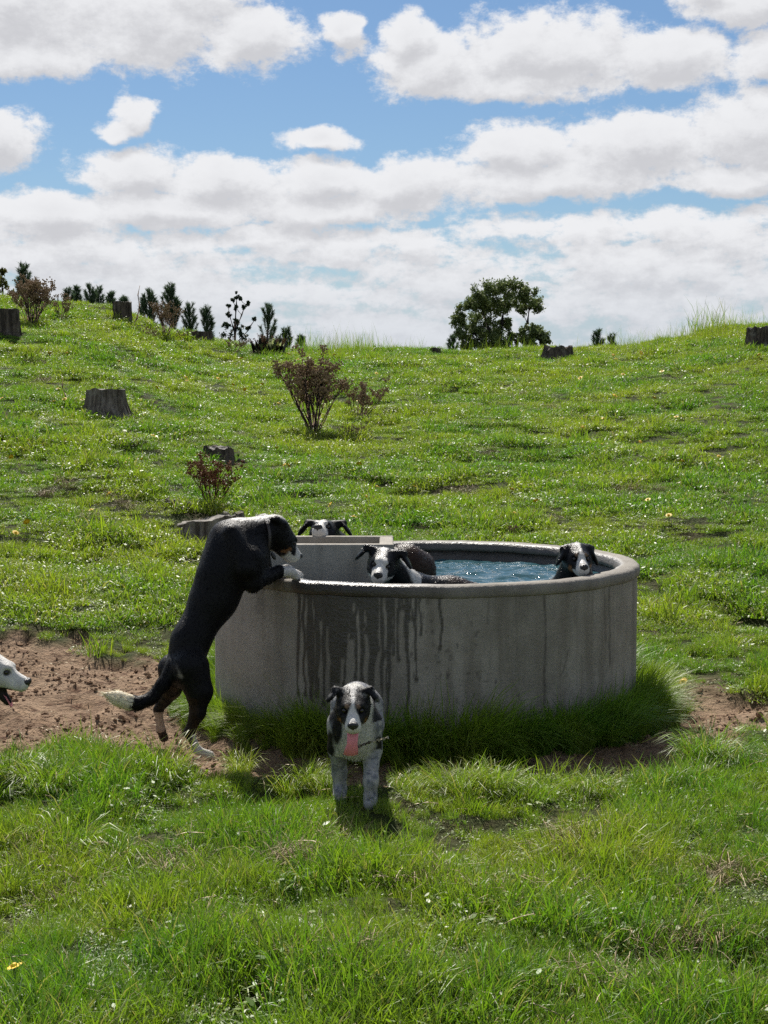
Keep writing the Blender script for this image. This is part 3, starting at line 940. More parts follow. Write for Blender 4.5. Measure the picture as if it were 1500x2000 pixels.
def face_parts(root, O, M, s=1., tongue=None, jaw=0.):
    def w(p): return O + M @ (np.asarray(p, float) * s)
    for sx in (-1, 1):
        mb = MB(); mb.ball(np.zeros(3), .0098 * s, 12, 8)
        obj("eye", mb.me("eye", [M_EYE]), root, w((.031 * sx, .0705, .0105)))
    B = Body()
    B.el(w((0, .149, -.006)), np.array([.017, .012, .014]) * s, M, 'n', .006)
    B.el(w((0, .147, -.020)), np.array([.007, .010, .013]) * s, M, 'n', .008)
    for sx in (-1, 1):
        B.el(w((.010 * sx, .1465, -.008)), np.array([.011, .013, .011]) * s, M, 'n', .006)
        B.el(w((.0075 * sx, .162, -.007)), np.array([.0035, .006, .0035]) * s, M, 'n', .003, sub=True)
    V, F = B.skin(.0025)
    obj("nose", mesh("nose", V, F, [M_NOSE]), root)
    if tongue is not None:
        pts, wid, th = tongue
        pts = np.array([w(p) for p in pts]); rt = M[:, 0]
        n = len(pts); tg = np.gradient(pts, axis=0); tg /= np.linalg.norm(tg, axis=1, keepdims=True)
        V = []; cols = 9
        for i in range(n):
            nn = np.cross(rt, tg[i])
            for sgn in (1, -1):
                for j in range(cols):
                    a = (j / (cols - 1) * 2 - 1)
                    V.append(pts[i] + rt * wid[i] * a * s + nn * s * (sgn * th * math.sqrt(max(0, 1 - a * a)) + .25 * wid[i] * (abs(a) ** 1.5) - .0))
        V = np.array(V); L = 2 * cols; F = []
        ring = list(range(cols)) + list(range(2 * cols - 2, cols, -1))
        m = len(ring)
        for i in range(n - 1):
            for j in range(m):
                F.append((i * L + ring[j], i * L + ring[(j + 1) % m], (i + 1) * L + ring[(j + 1) % m], (i + 1) * L + ring[j]))
        F = np.array(F)
        obj("tongue", mesh("tongue", V, F, [M_TONGUE]), root)


def head_colours(V, O, M, s, base, white=WHITE, blaze=.011, tan=True, seed=0, muzzle=.082, spots=False):
    """coat colours of a collie head: dark mask, white blaze and muzzle, tan cheeks and eyebrows"""
    L = (V - O) @ M / s
    x, y, z = L[:, 0], L[:, 1], L[:, 2]
    nz = (vn3(L * 60, seed) - .5) * .010 + (vn3(L * 160, seed + 5) - .5) * .006
    ax = np.abs(x) + nz
    c = np.repeat(base[None], len(V), 0)
    wd = np.interp(y, [-.09, -.05, 0, .04, .07, muzzle, muzzle + .012, muzzle + .03, .2], [.022, .016, blaze * 1.1, blaze, blaze * .8, blaze * 1.5, .020, .032, .06])
    low = (z < -.045 + nz) & (y > .02)
    wm = sstep(wd - ax, -.003, .003)
    if tan:
        t = sstep(np.hypot((ax - .044) / .014, (y - .060) / .022), 1.0, .7) * sstep(z, -.016, -.026)
        c = c * (1 - t[:, None]) + TAN * t[:, None]
        t = sstep(np.hypot(ax - .022, np.hypot(y - .078, z - .034)), .0105, .0065)
        c = c * (1 - t[:, None]) + np.array([.20, .13, .08]) * t[:, None]
    wm = np.where((z < -.035) & (y > muzzle - .05), np.maximum(wm, sstep(y + nz * 2, muzzle - .015, muzzle + .005)), wm)
    c = c * (1 - wm[:, None]) + white * wm[:, None]
    return c, L


def fur(root, V, F, C, flow, length, n, mat, rng, lift=.35, name="fur", w=.0016):
    """short hairs lying along the coat"""
    tri = np.concatenate([F[:, [0, 1, 2]], F[:, [0, 2, 3]]])
    a, b, c = V[tri[:, 0]], V[tri[:, 1]], V[tri[:, 2]]
    nr = np.cross(b - a, c - a); ar = np.linalg.norm(nr, axis=1) + 1e-12; nr = nr / ar[:, None]
    L0 = length[tri[:, 0]]
    pr = ar * (L0 > .001); pr = pr / pr.sum()
    t = rng.choice(len(tri), n, p=pr)
    u = rng.random((n, 2)); fl = u.sum(1) > 1; u[fl] = 1 - u[fl]
    p = a[t] + u[:, :1] * (b[t] - a[t]) + u[:, 1:] * (c[t] - a[t])
    N = nr[t]; fd = flow[tri[t, 0]]
    fd = fd / (np.linalg.norm(fd, axis=1, keepdims=True) + 1e-9)
    fd = fd - N * np.sum(fd * N, 1, keepdims=True)
    fd = fd + rng.normal(0, .22, (n, 3)) + np.array([0, 0, -.12])
    dr = fd + N * lift * (.6 + .8 * rng.random((n, 1))); dr /= np.linalg.norm(dr, axis=1, keepdims=True)
    ln = L0[t] * (.6 + .8 * rng.random(n))
    sd = np.cross(dr, N); sd /= np.linalg.norm(sd, axis=1, keepdims=True) + 1e-9
    ww = w * (.7 + .6 * rng.random(n))[:, None]
    p = p - N * .001
    mid = p + dr * (ln * .55)[:, None]; tip = p + (dr + fd * .25 - N * .12) * ln[:, None]
    VV = np.stack([p - sd * ww, p + sd * ww, mid - sd * ww * .7, mid + sd * ww * .7, tip], 1).reshape(-1, 3)
    k = (np.arange(n) * 5)[:, None]
    TT = np.concatenate([k + [0, 1, 3], k + [0, 3, 2], k + [2, 3, 4]])
    col = C[tri[t, 0]] * (.75 + .5 * rng.random((n, 1)))
    col = np.repeat(np.concatenate([col, np.ones((n, 1))], 1), 5, 0)
    return obj(name, mesh(name, VV, TT, [mat], {'fur_colour': col}), root, kind="stuff")


def finish_dog(root, B, colour, h=.007, nfur=14000, mat=None, seed=0, lift=.35, furscale=1., extra=None):
    mat = mat or M_FUR
    V, F = B.skin(h)
    reg = B.regions(V)
    tags = np.array([p['tag'] for p in B.p])[reg]
    C = np.clip(colour(V, tags, reg), 0, 1)
    rgba = np.concatenate([C, np.ones((len(C), 1))], 1)
    obj("body", mesh("body", V, F, [mat], {'fur_colour': rgba}), root)
    flow = np.array([p['flow'] / (np.linalg.norm(p['flow']) + 1e-9) for p in B.p])[reg]
    ln = np.array([p['fur'] for p in B.p])[reg] * furscale
    if nfur: fur(root, V, F, C, flow, ln, nfur, M_HAIR if mat is M_FUR else mat, np.random.default_rng(seed), lift)
    return V, F


def dog_root(name_label, group=None):
    return obj("dog", None, label=name_label, cat="dog", group="farm dogs around the trough")


def mixc(C, mask, col):
    mask = np.clip(np.asarray(mask, float), 0, 1)[:, None]
    return C * (1 - mask) + np.asarray(col) * mask


def standing_dog():
    """black dog on its hind legs, front paws on the rim"""
    root = dog_root("black dog on its hind legs with white tail tip, front paws on the trough rim")
    B = Body()
    sh, mid, loin, hip = P(463, 1078, 6.99), P(418, 1168, 6.93), P(372, 1252, 6.86), P(358, 1308, 6.82)
    B.rc(sh, mid, .119, .101, 'torso', .05, .008, flow=hip - sh)
    B.rc(mid, loin, .101, .080, 'torso', .05, .008)
    B.rc(loin, hip, .080, .086, 'torso', .05, .008)
    B.el(P(478, 1090, 6.98), (.110, .120, .110), None, 'torso', .05, .008, hip - sh)
    B.rc(P(446, 1054, 7.0), P(425, 1120, 6.93), .092, .090, 'torso', .05, .008)
    B.rc(P(452, 1040, 6.90), P(480, 1110, 6.86), .038, .048, 'torso', .03, .008)        # shoulder blade and upper arm
    B.rc(P(440, 1040, 7.06), P(470, 1100, 7.12), .038, .048, 'torso', .03, .008)
    # neck and head
    O = P(546, 1043, 7.10); Mh = frame((.66, .38, -.72), (.55, .3, .75))
    B.rc(O + Mh @ np.array([0, -.04, 0]), P(480, 1050, 7.02), .066, .092, 'neck', .04, .014, flow=P(478, 1040, 7.02) - O)
    head(B, O, Mh, 1.0, ears='back')
    # front legs
    B.chain([P(490, 1092, 6.90), P(494, 1138, 6.90), P(545, 1116, 7.03), P(566, 1117, 7.09), P(580, 1127, 7.13)], [.062, .041, .026, .023, .020], ['upper', 'fore', 'paw', 'paw'], .025, .012)
    B.chain([P(505, 1085, 7.1), P(520, 1125, 7.14), P(560, 1113, 7.22), P(584, 1124, 7.24)], [.055, .036, .024, .021], ['upper', 'fore2', 'paw'], .02, .01)
    # hind legs
    B.chain([P(372, 1306, 6.77), P(389, 1350, 6.76), P(386, 1392, 6.745), P(369, 1431, 6.735), P(386, 1466, 6.77), P(410, 1475, 6.80)],
            [.088, .060, .034, .022, .0175, .021], ['thigh', 'shank', 'shank', 'shin', 'foot'], .02, .009)
    B.chain([P(340, 1308, 6.92), P(334, 1345, 6.98), P(322, 1366, 6.99), P(309, 1386, 7.0), P(314, 1424, 7.03), P(320, 1441, 7.06)],
            [.076, .048, .030, .021, .019, .022], ['thigh2', 'thigh2', 'shank2', 'foot2', 'toe2'], .02, .009)
    # tail
    B.chain([P(338, 1300, 6.78), P(318, 1338, 6.74), P(296, 1364, 6.72), P(272, 1374, 6.70), P(252, 1372, 6.69)], [.034, .029, .027, .028, .031], 'tail', .02, .022)
    B.chain([P(252, 1372, 6.69), P(230, 1364, 6.68), P(203, 1354, 6.67)], [.033, .031, .008], 'tailtip', .02, .024)
    c0 = P(500, 1015, 6.98)
    def colour(V, tags, reg):
        hc, L = head_colours(V, O, Mh, 1.0, BLACK, seed=3, blaze=.008)
        C = np.repeat(BLACK[None], len(V), 0)
        ish = np.isin(tags, ['head', 'jaw', 'ear'])
        C[ish] = hc[ish]; C[tags == 'ear'] = BLACK
        nz = vn3(V * 45, 9) - .5
        # white collar over the nape
        a_, b_ = P(470, 1012, 7.02), P(534, 1004, 7.10); ab = b_ - a_
        t_ = np.clip((V - a_) @ ab / (ab @ ab), 0, 1)
        nap = sstep(np.linalg.norm(V - a_ - t_[:, None] * ab, axis=1) + nz * .03, .066, .05)
        C = mixc(C, nap, WHITE)
        C[(tags == 'paw')] = WHITE; 
        C = mixc(C, (tags == 'foot') + 0., WHITE)
        C = mixc(C, (tags == 'shin') * sstep(V[:, 0] + nz * .02, P(360, 0, 6.75)[0], P(367, 0, 6.75)[0]), WHITE)
        C = mixc(C, (tags == 'tailtip') * sstep(nz, -.5, -.3), np.array([.75, .68, .52]))
        inner = np.isin(tags, ['thigh2', 'shank2']) * sstep(nz, -.1, .15) * sstep(V[:, 2], .33, .26)
        C = mixc(C, inner * .3, np.array([.13, .085, .055]))
        C = mixc(C, np.isin(tags, ['foot2']) + 0., np.array([.42, .33, .27]))
        C = mixc(C, (tags == 'toe2') + 0., np.array([.04, .03, .026]))
        ru = P(352, 1310, 6.74); dd = np.linalg.norm((V - ru) * [1, .6, 1], axis=1)
        C = mixc(C, sstep(dd + nz * .04, .04, .02) * .7, np.array([.42, .37, .33]))
        C = mixc(C, (tags == 'shank') * sstep(V[:, 0] + nz * .03, P(380, 0, 6.75)[0], P(370, 0, 6.75)[0]) * .25, TAN * .4)
        return C
    finish_dog(root, B, colour, .0075, 24000, seed=1, lift=.22)
    face_parts(root, O, Mh, 1.0)
    # collar and tag
    c = P(512, 1048, 7.055); ax = O - P(478, 1046, 7.02); ax /= np.linalg.norm(ax)
    a = np.cross(ax, (0, 0, 1)); a /= np.linalg.norm(a); b = np.cross(a, ax)
    mb = MB(); th = np.linspace(0, 2 * np.pi, 33)
    V = []
    for t in th[:-1]:
        dirv = a * math.cos(t) + b * math.sin(t)
        for (q, e) in ((-.007, .089), (.007, .0875), (.007, .0915), (-.007, .093)): V.append(c + ax * q + dirv * e)
    n = 32; Q = [(i * 4 + j, i * 4 + (j + 1) % 4, ((i + 1) % n) * 4 + (j + 1) % 4, ((i + 1) % n) * 4 + j) for i in range(n) for j in range(4)]
    mb.add(V, None, Q); co = obj("collar", mb.me("collar", [M_COLLAR], smooth=False), root)
    mb = MB(); q = P(534, 1086, 7.0); mb.ball(np.zeros(3), (.010, .006, .020), 12, 8)
    t = obj("tag", mb.me("tag", [M_TAG]), co, q); t.rotation_euler = (0, -.5, 0)


def walking_dog():
    """blue-grey dog coming towards the camera with its tongue out"""
    root = dog_root("mottled grey, black and white dog walking forward with pink tongue out")
    B = Body(); ox, oy = -.112, 5.83; g = gz(ox, oy)
    def w(x, y, z): return np.array([ox - x, oy - y, g + z])       # dog faces the camera; x to its right
    B.rc(w(0, -.02, .295), w(0, -.44, .315), .086, .076, 'torso', .05, .010)
    B.el(w(0, .02, .292), (.082, .095, .118), None, 'chest', .04, .012, (0, 0, -1))
    B.rc(w(0, -.04, .35), w(0, .13, .43), .068, .058, 'neck', .05, .012, flow=(0, 1, -.4))
    O = w(0.004, .17, .424); Mh = frame((.02, -1, -.36)); HS = .97
    head(B, O, Mh, HS, jaw=.42, ears='fold')
    for sx, fy in ((-1, .055), (1, -.07)):
        B.chain([w(.058 * sx, .0, .31), w(.064 * sx, -.02, .21), w(.062 * sx, fy, .10), w(.06 * sx, fy + .0, .035), w(.06 * sx, fy + .04, .018)], [.050, .038, .026, .023, .027], ['chest', 'leg', 'leg', 'leg'], .025, .007)
        B.chain([w(.045 * sx, -.44, .29), w(.058 * sx, -.40, .22), w(.06 * sx, -.52, .14), w(.065 * sx, -.49 - fy, .02), w(.065 * sx, -.45 - fy, .018)], [.066, .05, .024, .020, .026], 'leg', .03, .008)
    B.chain([w(0, -.5, .33), w(.0, -.6, .28), w(.02, -.68, .25)], [.035, .03, .008], 'torso', .02, .03)
    def colour(V, tags, reg):
        n1 = vn3(V * 16, 4); n2 = vn3(V * 55, 14); n3 = vn3(V * 130, 24)
        grey = np.array([.16, .168, .19])
        C = np.repeat(grey[None], len(V), 0)
        C = mixc(C, sstep(n2, .50, .62) * .75, WHITE * .75)
        C = mixc(C, sstep(n1, .54, .60) * (tags != 'leg'), BLACK)
        C = mixc(C, sstep(n1, .52, .66) * (tags == 'leg') * .35, np.array([.08, .085, .10]))
        C = mixc(C, (tags == 'leg') * sstep(n3, .3, .6) * .75, np.array([.36, .36, .37]))
        X = (V[:, 0] - ox); Z = V[:, 2] - g
        ch = np.isin(tags, ['chest', 'neck', 'torso'])
        C = mixc(C, ch * sstep(np.abs(X) + (n2 - .5) * .03, .085, .06) * (V[:, 1] < oy + .05), np.array([.52, .51, .46]))
        C = mixc(C, ch * sstep(np.abs(X + .070) + (n1 - .5) * .06, .026, .012) * (Z > .25), BLACK)
        C = mixc(C, ch * sstep(np.abs(X - .088) + (n1 - .5) * .05, .026, .012) * (Z > .33), BLACK)
        hc, L = head_colours(V, O, Mh, HS, BLACK * 1.3, seed=8, blaze=.0085, muzzle=.090)
        ish = np.isin(tags, ['head', 'jaw', 'ear'])
        C[ish] = hc[ish]
        top = ish * sstep(L[:, 1], .03, .005) * sstep(L[:, 2], .02, .045) * sstep(n3 + .3 * (n2 - .5), .42, .6)
        C = mixc(C, top * .6, WHITE * .6)
        C[tags == 'ear'] = BLACK * 1.5
        C = mixc(C, (tags == 'ear') * sstep(n3, .55, .65) * .35, WHITE * .6)
        C = mixc(C, (tags == 'jaw') * 1., np.array([.30, .28, .25]))
        inm = ish * (np.abs(L[:, 0]) < .022) * (L[:, 1] < .125) * (L[:, 1] > .02) * (L[:, 2] < -.042)
        C = mixc(C, inm * 1., np.array([.03, .012, .012]))
        return C
    finish_dog(root, B, colour, .006, 24000, seed=2, furscale=.8, lift=.25)
    tongue = ([(0, .06, -.058), (0, .10, -.060), (.001, .124, -.072), (.003, .134, -.094), (.006, .135, -.118), (.009, .131, -.140), (.010, .126, -.150)], [.020, .022, .021, .020, .026, .028, .016], .005)
    face_parts(root, O, Mh, HS, tongue)
    # the stick in its mouth
    mb = MB(); a = P(694, 1462, 5.63); b = P(758, 1438, 5.57)
    pts = [a + (b - a) * t + np.array([0, 0, .004 * math.sin(t * 5)]) for t in np.linspace(0, 1, 8)]
    mb.tube(pts, [.0075, .0072, .007, .0068, .007, .0066, .0062, .006], 7)
    m = simple_mat("stick_bark", (.30, .27, .19), .8, .3, (60., (.48, .44, .34)))
    obj("stick", mb.me("stick", [m]), label="thin grey-green stick held crosswise in the walking dog's mouth", cat="stick")


def swimmer(label, O, fwd, body, seed, scale=1., ears='drop', blaze=.011, muzzle=.082, up=(0, 0, 1), wet=True, coat=None, white_neck=True, tan=True, fl=1.):
    root = dog_root(label)
    B = Body(); Mh = frame(fwd, up)
    base = BLACK if coat is None else coat
    if O is not None:
        head(B, O, Mh, scale, ears=ears)
        n0 = O + Mh @ np.array([0, -.035, -.01]) * scale
        B.rc(n0, body[0][0], .062 * scale, body[0][1], 'neck', .04, .016)
    for (a, ra), (b, rb) in zip(body[:-1], body[1:]): B.rc(a, b, ra, rb, 'torso', .05, .018)
    def colour(V, tags, reg):
        C = np.repeat(base[None], len(V), 0)
        nz = vn3(V * 40, seed) - .5
        if O is not None:
            hc, L = head_colours(V, O, Mh, scale, base, seed=seed, blaze=blaze, muzzle=muzzle, tan=tan)
            ish = np.isin(tags, ['head', 'jaw']); C[ish] = hc[ish]
            if white_neck:
                t = sstep(L[:, 1] + nz * .04, -.05, -.075) * sstep(L[:, 1] + nz * .03, -.15, -.125) * np.isin(tags, ['neck', 'head'])
                C = mixc(C, t, WHITE * .9)
        br = (tags == 'torso') * sstep(nz, -.1, .12)
        C = mixc(C, br * .8, BROWN)
        return C
    finish_dog(root, B, colour, .006, 9000, M_WETFUR if wet else M_FUR, seed=seed, lift=.28, furscale=.8 * fl)
    if O is not None: face_parts(root, O, Mh, scale)
    return root


def build_dogs():
    standing_dog()
    walking_dog()
    # chin on the front rim
    O = P(748, 1099, 7.20)
    swimmer("black and white dog in the water resting its chin on the front rim", O, (-.14, -1, -.22),
            [(P(800, 1150, 7.36), .075), (P(880, 1166, 7.46), .095), (P(950, 1172, 7.52), .075)], 31, 1.06, 'out', muzzle=.050, blaze=.013, tan=False, up=(.16, 0, 1))
    # right-hand dog
    O = P(1128, 1087, 7.44)
    swimmer("black dog with a narrow white blaze looking over the rim at the trough's right end", O, (.10, -1, -.20),
            [(P(1122, 1135, 7.56), .085), (P(1100, 1172, 7.75), .11), (P(1080, 1180, 8.0), .10)], 41, 1.0, 'drop', muzzle=.080, blaze=.008, white_neck=False)
    # dog behind the box, chin up on its back edge
    O = P(633, 1039, 8.42)
    swimmer("black dog behind the concrete box, white muzzle raised on its back edge", O, (-.16, -1, .30),
            [(P(650, 1075, 8.55), .10), (P(660, 1130, 8.66), .12)], 51, 1.18, 'out', muzzle=.05, wet=False, blaze=.009, white_neck=False, tan=False)
    # wet brown back showing behind the front swimmer
    swimmer("wet dark brown dog in the trough, only its rounded back above the water", None, (0, 1, 0),
            [(P(760, 1108, 7.85), .07), (P(790, 1105, 7.9), .105), (P(815, 1112, 7.96), .085), (P(835, 1140, 8.0), .05)], 61, coat=BROWN * 1.2)
    # white dog entering on the left
    root = dog_root("white dog's head in profile with open mouth at the left edge")
    B = Body(); O = P(-18, 1305, 6.30); Mh = frame((1, -.12, -.28))
    head(B, O, Mh, 1.12, jaw=.55, ears='back')
    g = gz(O[0] - .5, 6.3)
    def w(x, y, z): return np.array([O[0] - .16 + x, 6.32 + y, g + z])
    B.rc(O + Mh @ np.array([0, -.04, -.01]), w(-.06, .0, .42), .07, .10, 'neck', .05, .02)
    B.rc(w(-.08, 0, .39), w(-.55, 0, .40), .125, .11, 'torso', .05, .02)
    for sy in (-1, 1):
        B.chain([w(-.06, .07 * sy, .34), w(-.09, .075 * sy, .22), w(-.06, .075 * sy, .09), w(-.06, .075 * sy, .02), w(-.03, .075 * sy, .016)], [.06, .042, .027, .024, .026], 'leg', .03, .01)
        B.chain([w(-.53, .06 * sy, .38), w(-.50, .07 * sy, .26), w(-.62, .07 * sy, .15), w(-.59, .07 * sy, .02), w(-.55, .07 * sy, .016)], [.09, .055, .025, .021, .026], 'leg', .03, .01)
    B.chain([w(-.62, 0, .42), w(-.75, 0, .36), w(-.85, 0, .34)], [.035, .03, .01], 'torso', .02, .03)
    def colour(V, tags, reg):
        L = (V - O) @ Mh / 1.12
        C = np.repeat((np.array([.62, .60, .56]))[None], len(V), 0)
        C = mixc(C, sstep(vn3(V * 30, 3), .5, .65) * .25, np.array([.35, .33, .30]))
        lip = np.isin(tags, ['head']) * (L[:, 2] < -.046) * (L[:, 1] > .03) * (L[:, 1] < .11)
        C = mixc(C, lip * 1., np.array([.02, .015, .015]))
        C = mixc(C, (tags == 'jaw') * sstep(L[:, 1], .03, .05), np.array([.02, .016, .016]))
        e = np.hypot(L[:, 1] - .074, L[:, 2] - .010)
        C = mixc(C, sstep(e, .013, .009) * (L[:, 1] > .04) * np.isin(tags, ['head']) * .8, np.array([.05, .04, .04]))
        return C
    finish_dog(root, B, colour, .0065, 12000, seed=7, furscale=.7)
    face_parts(root, O, Mh, 1.12, ([(0, .05, -.066), (0, .085, -.088), (0, .105, -.108), (0, .112, -.118)], [.016, .017, .015, .007], .004))


build_dogs()

# ------------------------------------------------------------------ stumps
def bark_material(name, a, b_, grey):
    m, T, b, o = material(name)
    tc = T.new('ShaderNodeTexCoord').outputs['Object']
    n1 = T.noise(T.v('MULTIPLY', tc, (22, 22, 3.5)), 1., 5, .65); n2 = T.noise(tc, 5., 5, .65)
    c = T.mix(T.ramp(n1, .35, .65), c4(a), c4(b_)); c = T.mix(T.ramp(n2, .5, .7, 0, .7), c, c4(grey))
    T.put(b.inputs['Base Color'], c); b.inputs['Roughness'].default_value = .9; b.inputs['Specular IOR Level'].default_value = .2
    bump(T, b, n1, .9, .03)
    return m


M_BARK = bark_material("stump_bark_dark", (.035, .028, .023), (.13, .105, .085), (.22, .20, .175))
M_BARKG = bark_material("stump_wood_weathered", (.075, .06, .048), (.22, .19, .155), (.30, .27, .23))
M_CUT = bark_material("stump_cut_grey", (.17, .155, .135), (.30, .28, .245), (.38, .36, .32))
M_CUTR = bark_material("stump_cut_reddish", (.17, .11, .075), (.27, .18, .13), (.22, .17, .13))


def stump(px, py, wpx, hpx, seed, label, mat=None, cut=None, flare=.35, rag=.12, tilt=0., debris=8):
    c = on_ground(px, py); sc = FPX / c[1]
    R0 = wpx / sc / 2; H = hpx / sc + .10
    r = np.random.default_rng(seed)
    root = obj("tree_stump", None, loc=(c[0], c[1] + R0 * .6, c[2] - .10), label=label, cat="stump", group="cut tree stumps on the hillside")
    n, m = 72, 16
    th = np.arange(n) * 2 * np.pi / n
    V = []
    lobes = fbm(np.cos(th) * 1.6 + seed, np.sin(th) * 1.6, seed, 3) - .5
    ridge = fbm(np.cos(th) * 6 + seed, np.sin(th) * 6, seed + 3, 2) - .5 + .35 * (hash2(np.arange(72) // 2, np.arange(72) * 0, seed) - .5)
    topz = (fbm(np.cos(th) * 2.2 - seed, np.sin(th) * 2.2, seed + 7, 3) - .5) * rag * 2 * H
    for k in range(m):
        t = k / (m - 1)
        rad = R0 * (.84 + flare * (1 - t) ** 2.2 * (1 + 1.5 * lobes)) * (1 + .35 * lobes * (.5 + .5 * (1 - t)) + .5 * ridge * (1.2 - .7 * t))
        zz = t * (H + topz) + tilt * t * np.cos(th) * R0
        V.append(np.stack([rad * np.cos(th), rad * np.sin(th), zz], 1))
    top = V[-1]
    V.append(top * [.80, .80, 1] + [0, 0, -.015])
    V = np.concatenate(V); k = np.arange(n); k2 = (k + 1) % n
    F = np.concatenate([np.stack([i * n + k, i * n + k2, (i + 1) * n + k2, (i + 1) * n + k], 1) for i in range(m)])
    obj("bark", mesh("bark", V, F, [mat or M_BARK], smooth=False), root)
    # cut face with an uneven surface
    V = [top * [f, f, 1] * [.97, .97, 1] + [0, 0, -.004 - .0] for f in (1., .75, .5, .25)]
    V = [v + np.stack([0 * th, 0 * th, (fbm(v[:, 0] * 14 + seed, v[:, 1] * 14, 3, 3) - .5) * .035 + (v[:, 2].mean() - v[:, 2]) * (.0 if i == 0 else .6)], 1) for i, v in enumerate(V)]
    V.append(np.array([[0, 0, top[:, 2].mean()]])); V = np.concatenate(V)
    F4 = np.concatenate([np.stack([i * n + k, i * n + k2, (i + 1) * n + k2, (i + 1) * n + k], 1) for i in range(3)])
    F3 = np.stack([3 * n + k, 3 * n + k2, np.full(n, 4 * n)], 1)
    obj("cut_face", mesh("cut_face", V, [F4, F3], [cut or M_CUT], smooth=False), root)
    # loose bark and roots around the foot
    if debris:
        mb = MB()
        for j in range(debris):
            a = r.uniform(0, 6.283); d = R0 * r.uniform(1.0, 1.5)
            q = np.array([d * math.cos(a), d * math.sin(a), 0]); q[2] = gz(c[0] + q[0], c[1] + R0 * .6 + q[1]) - (c[2] - .10) + .02
            u = np.array([math.cos(a + r.normal(0, .6)), math.sin(a + r.normal(0, .6)), r.normal(0, .2)]) * min(R0, .3) * r.uniform(.15, .45)
            mb.tube([q - u, q - u * .3 + [0, 0, .02], q + u * .4 + [0, 0, .015], q + u], np.array([.3, 1, .9, .25]) * min(R0, .3) * r.uniform(.06, .15), 5)
        obj("loose_bark", mb.me("loose_bark", [mat or M_BARK], smooth=False), root, kind="stuff")
    BARE.append((c[0], c[1] + R0 * .6, R0 * .95))
    return root


# ------------------------------------------------------------------ dead weeds and shrubs
M_STEM = simple_mat("dead_stems", (.12, .082, .058), .85, .2, (40., (.20, .145, .10)))
M_SEED = simple_mat("dead_seed_heads", (.18, .12, .065), .9, .15, (30., (.33, .235, .14)))
M_SEEDR = simple_mat("dead_red_leaves", (.13, .045, .022), .8, .2, (30., (.22, .11, .05)))
M_STEMR = simple_mat("dead_red_stems", (.07, .032, .02), .85, .2, (40., (.13, .07, .04)))


def weed(px, py, hpx, wpx, seed, label, nst=9, heads=1., mats=(None, None), group=None, leafy=0., name="dead_weed", lean=0., at=None):
    c = on_ground(px, py) if at is None else at
    sc = FPX / c[1]; H = hpx / sc; W = wpx / sc / 2
    r = np.random.default_rng(seed)
    root = obj(name, None, loc=(c[0], c[1], c[2] - .03), label=label, cat="weed", group=group)
    st = MB(); hd = MB()
    def leafball(p, s):
        q = r.integers(0, 3)
        if leafy and r.random() < leafy:
            a = r.uniform(0, 6.283); u = np.array([math.cos(a), math.sin(a), r.normal(0, .6)]); v = np.cross(u, r.normal(0, 1, 3)); v /= np.linalg.norm(v) + 1e-9
            hd.add([p - u * s * 1.6, p + v * s * .8 + [0, 0, s * .3], p + u * s * 1.6, p - v * s * .8 - [0, 0, s * .2]], [(0, 1, 2), (0, 2, 3)])
        else: hd.ball(p, np.array([1, 1, 1.15]) * s * r.uniform(.6, 1.2), 5, 3)
    def grow(p, d, L, rad, lev):
        n = 5; pts = [p]; dd = d / np.linalg.norm(d)
        for i in range(n):
            dd = dd + r.normal(0, .11, 3) + np.array([0, 0, .06]); dd /= np.linalg.norm(dd)
            pts.append(pts[-1] + dd * L / n)
        st.tube(pts, np.linspace(rad, rad * .55, n + 1), 5 if lev == 0 else 4, cap=False)
        if lev < 2:
            for i in range(r.integers(2, 5) if lev == 0 else r.integers(2, 4)):
                t = r.uniform(.45, .98); q = pts[0] + 0; k = min(int(t * n), n - 1); q = pts[k] + (pts[k + 1] - pts[k]) * (t * n - k)
                side = r.normal(0, 1, 3) * [1, 1, .25]; side /= np.linalg.norm(side)
                grow(q, dd * .8 + side * .55 + [0, 0, .3], L * r.uniform(.3, .5), rad * .5, lev + 1)
        if lev >= 1:
            for j in range(int(heads * r.integers(3, 7))):
                leafball(pts[-1] + r.normal(0, .028, 3) * H * .9, .011 * H + .003)
    for i in range(nst):
        a = r.uniform(0, 6.283); sp = math.sqrt(r.random())
        d = np.array([math.cos(a) * sp * W * .85 + lean * W, math.sin(a) * sp * W * .7, H * r.uniform(.55, .8)])
        grow(np.array([math.cos(a), math.sin(a), 0]) * W * .09, d, np.linalg.norm(d), .011 * H * r.uniform(.8, 1.5) + .001, 0)
    obj("stems", st.me("stems", [mats[0] or M_STEM]), root, kind="stuff")
    obj("seed_heads", hd.me("seed_heads", [mats[1] or M_SEED], smooth=False), root, kind="stuff")
    return root


# ------------------------------------------------------------------ trees
def leaf_material(name, a, b_, dry):
    m, T, b, o = material(name)
    rnd = attr(T, 'var')
    c = T.mix(rnd, c4(a), c4(b_)); c = T.mix(T.ramp(rnd, .9, .95), c, c4(dry))
    T.put(b.inputs['Base Color'], c); b.inputs['Roughness'].default_value = .5; b.inputs['Specular IOR Level'].default_value = .35
    tr = T.new('ShaderNodeBsdfTranslucent'); T.put(tr.inputs[0], c)
    mx = T.new('ShaderNodeMixShader', {0: .3})
    T.l.new(b.outputs[0], mx.inputs[1]); T.l.new(tr.outputs[0], mx.inputs[2]); T.l.new(mx.outputs[0], o.inputs[0])
    return m


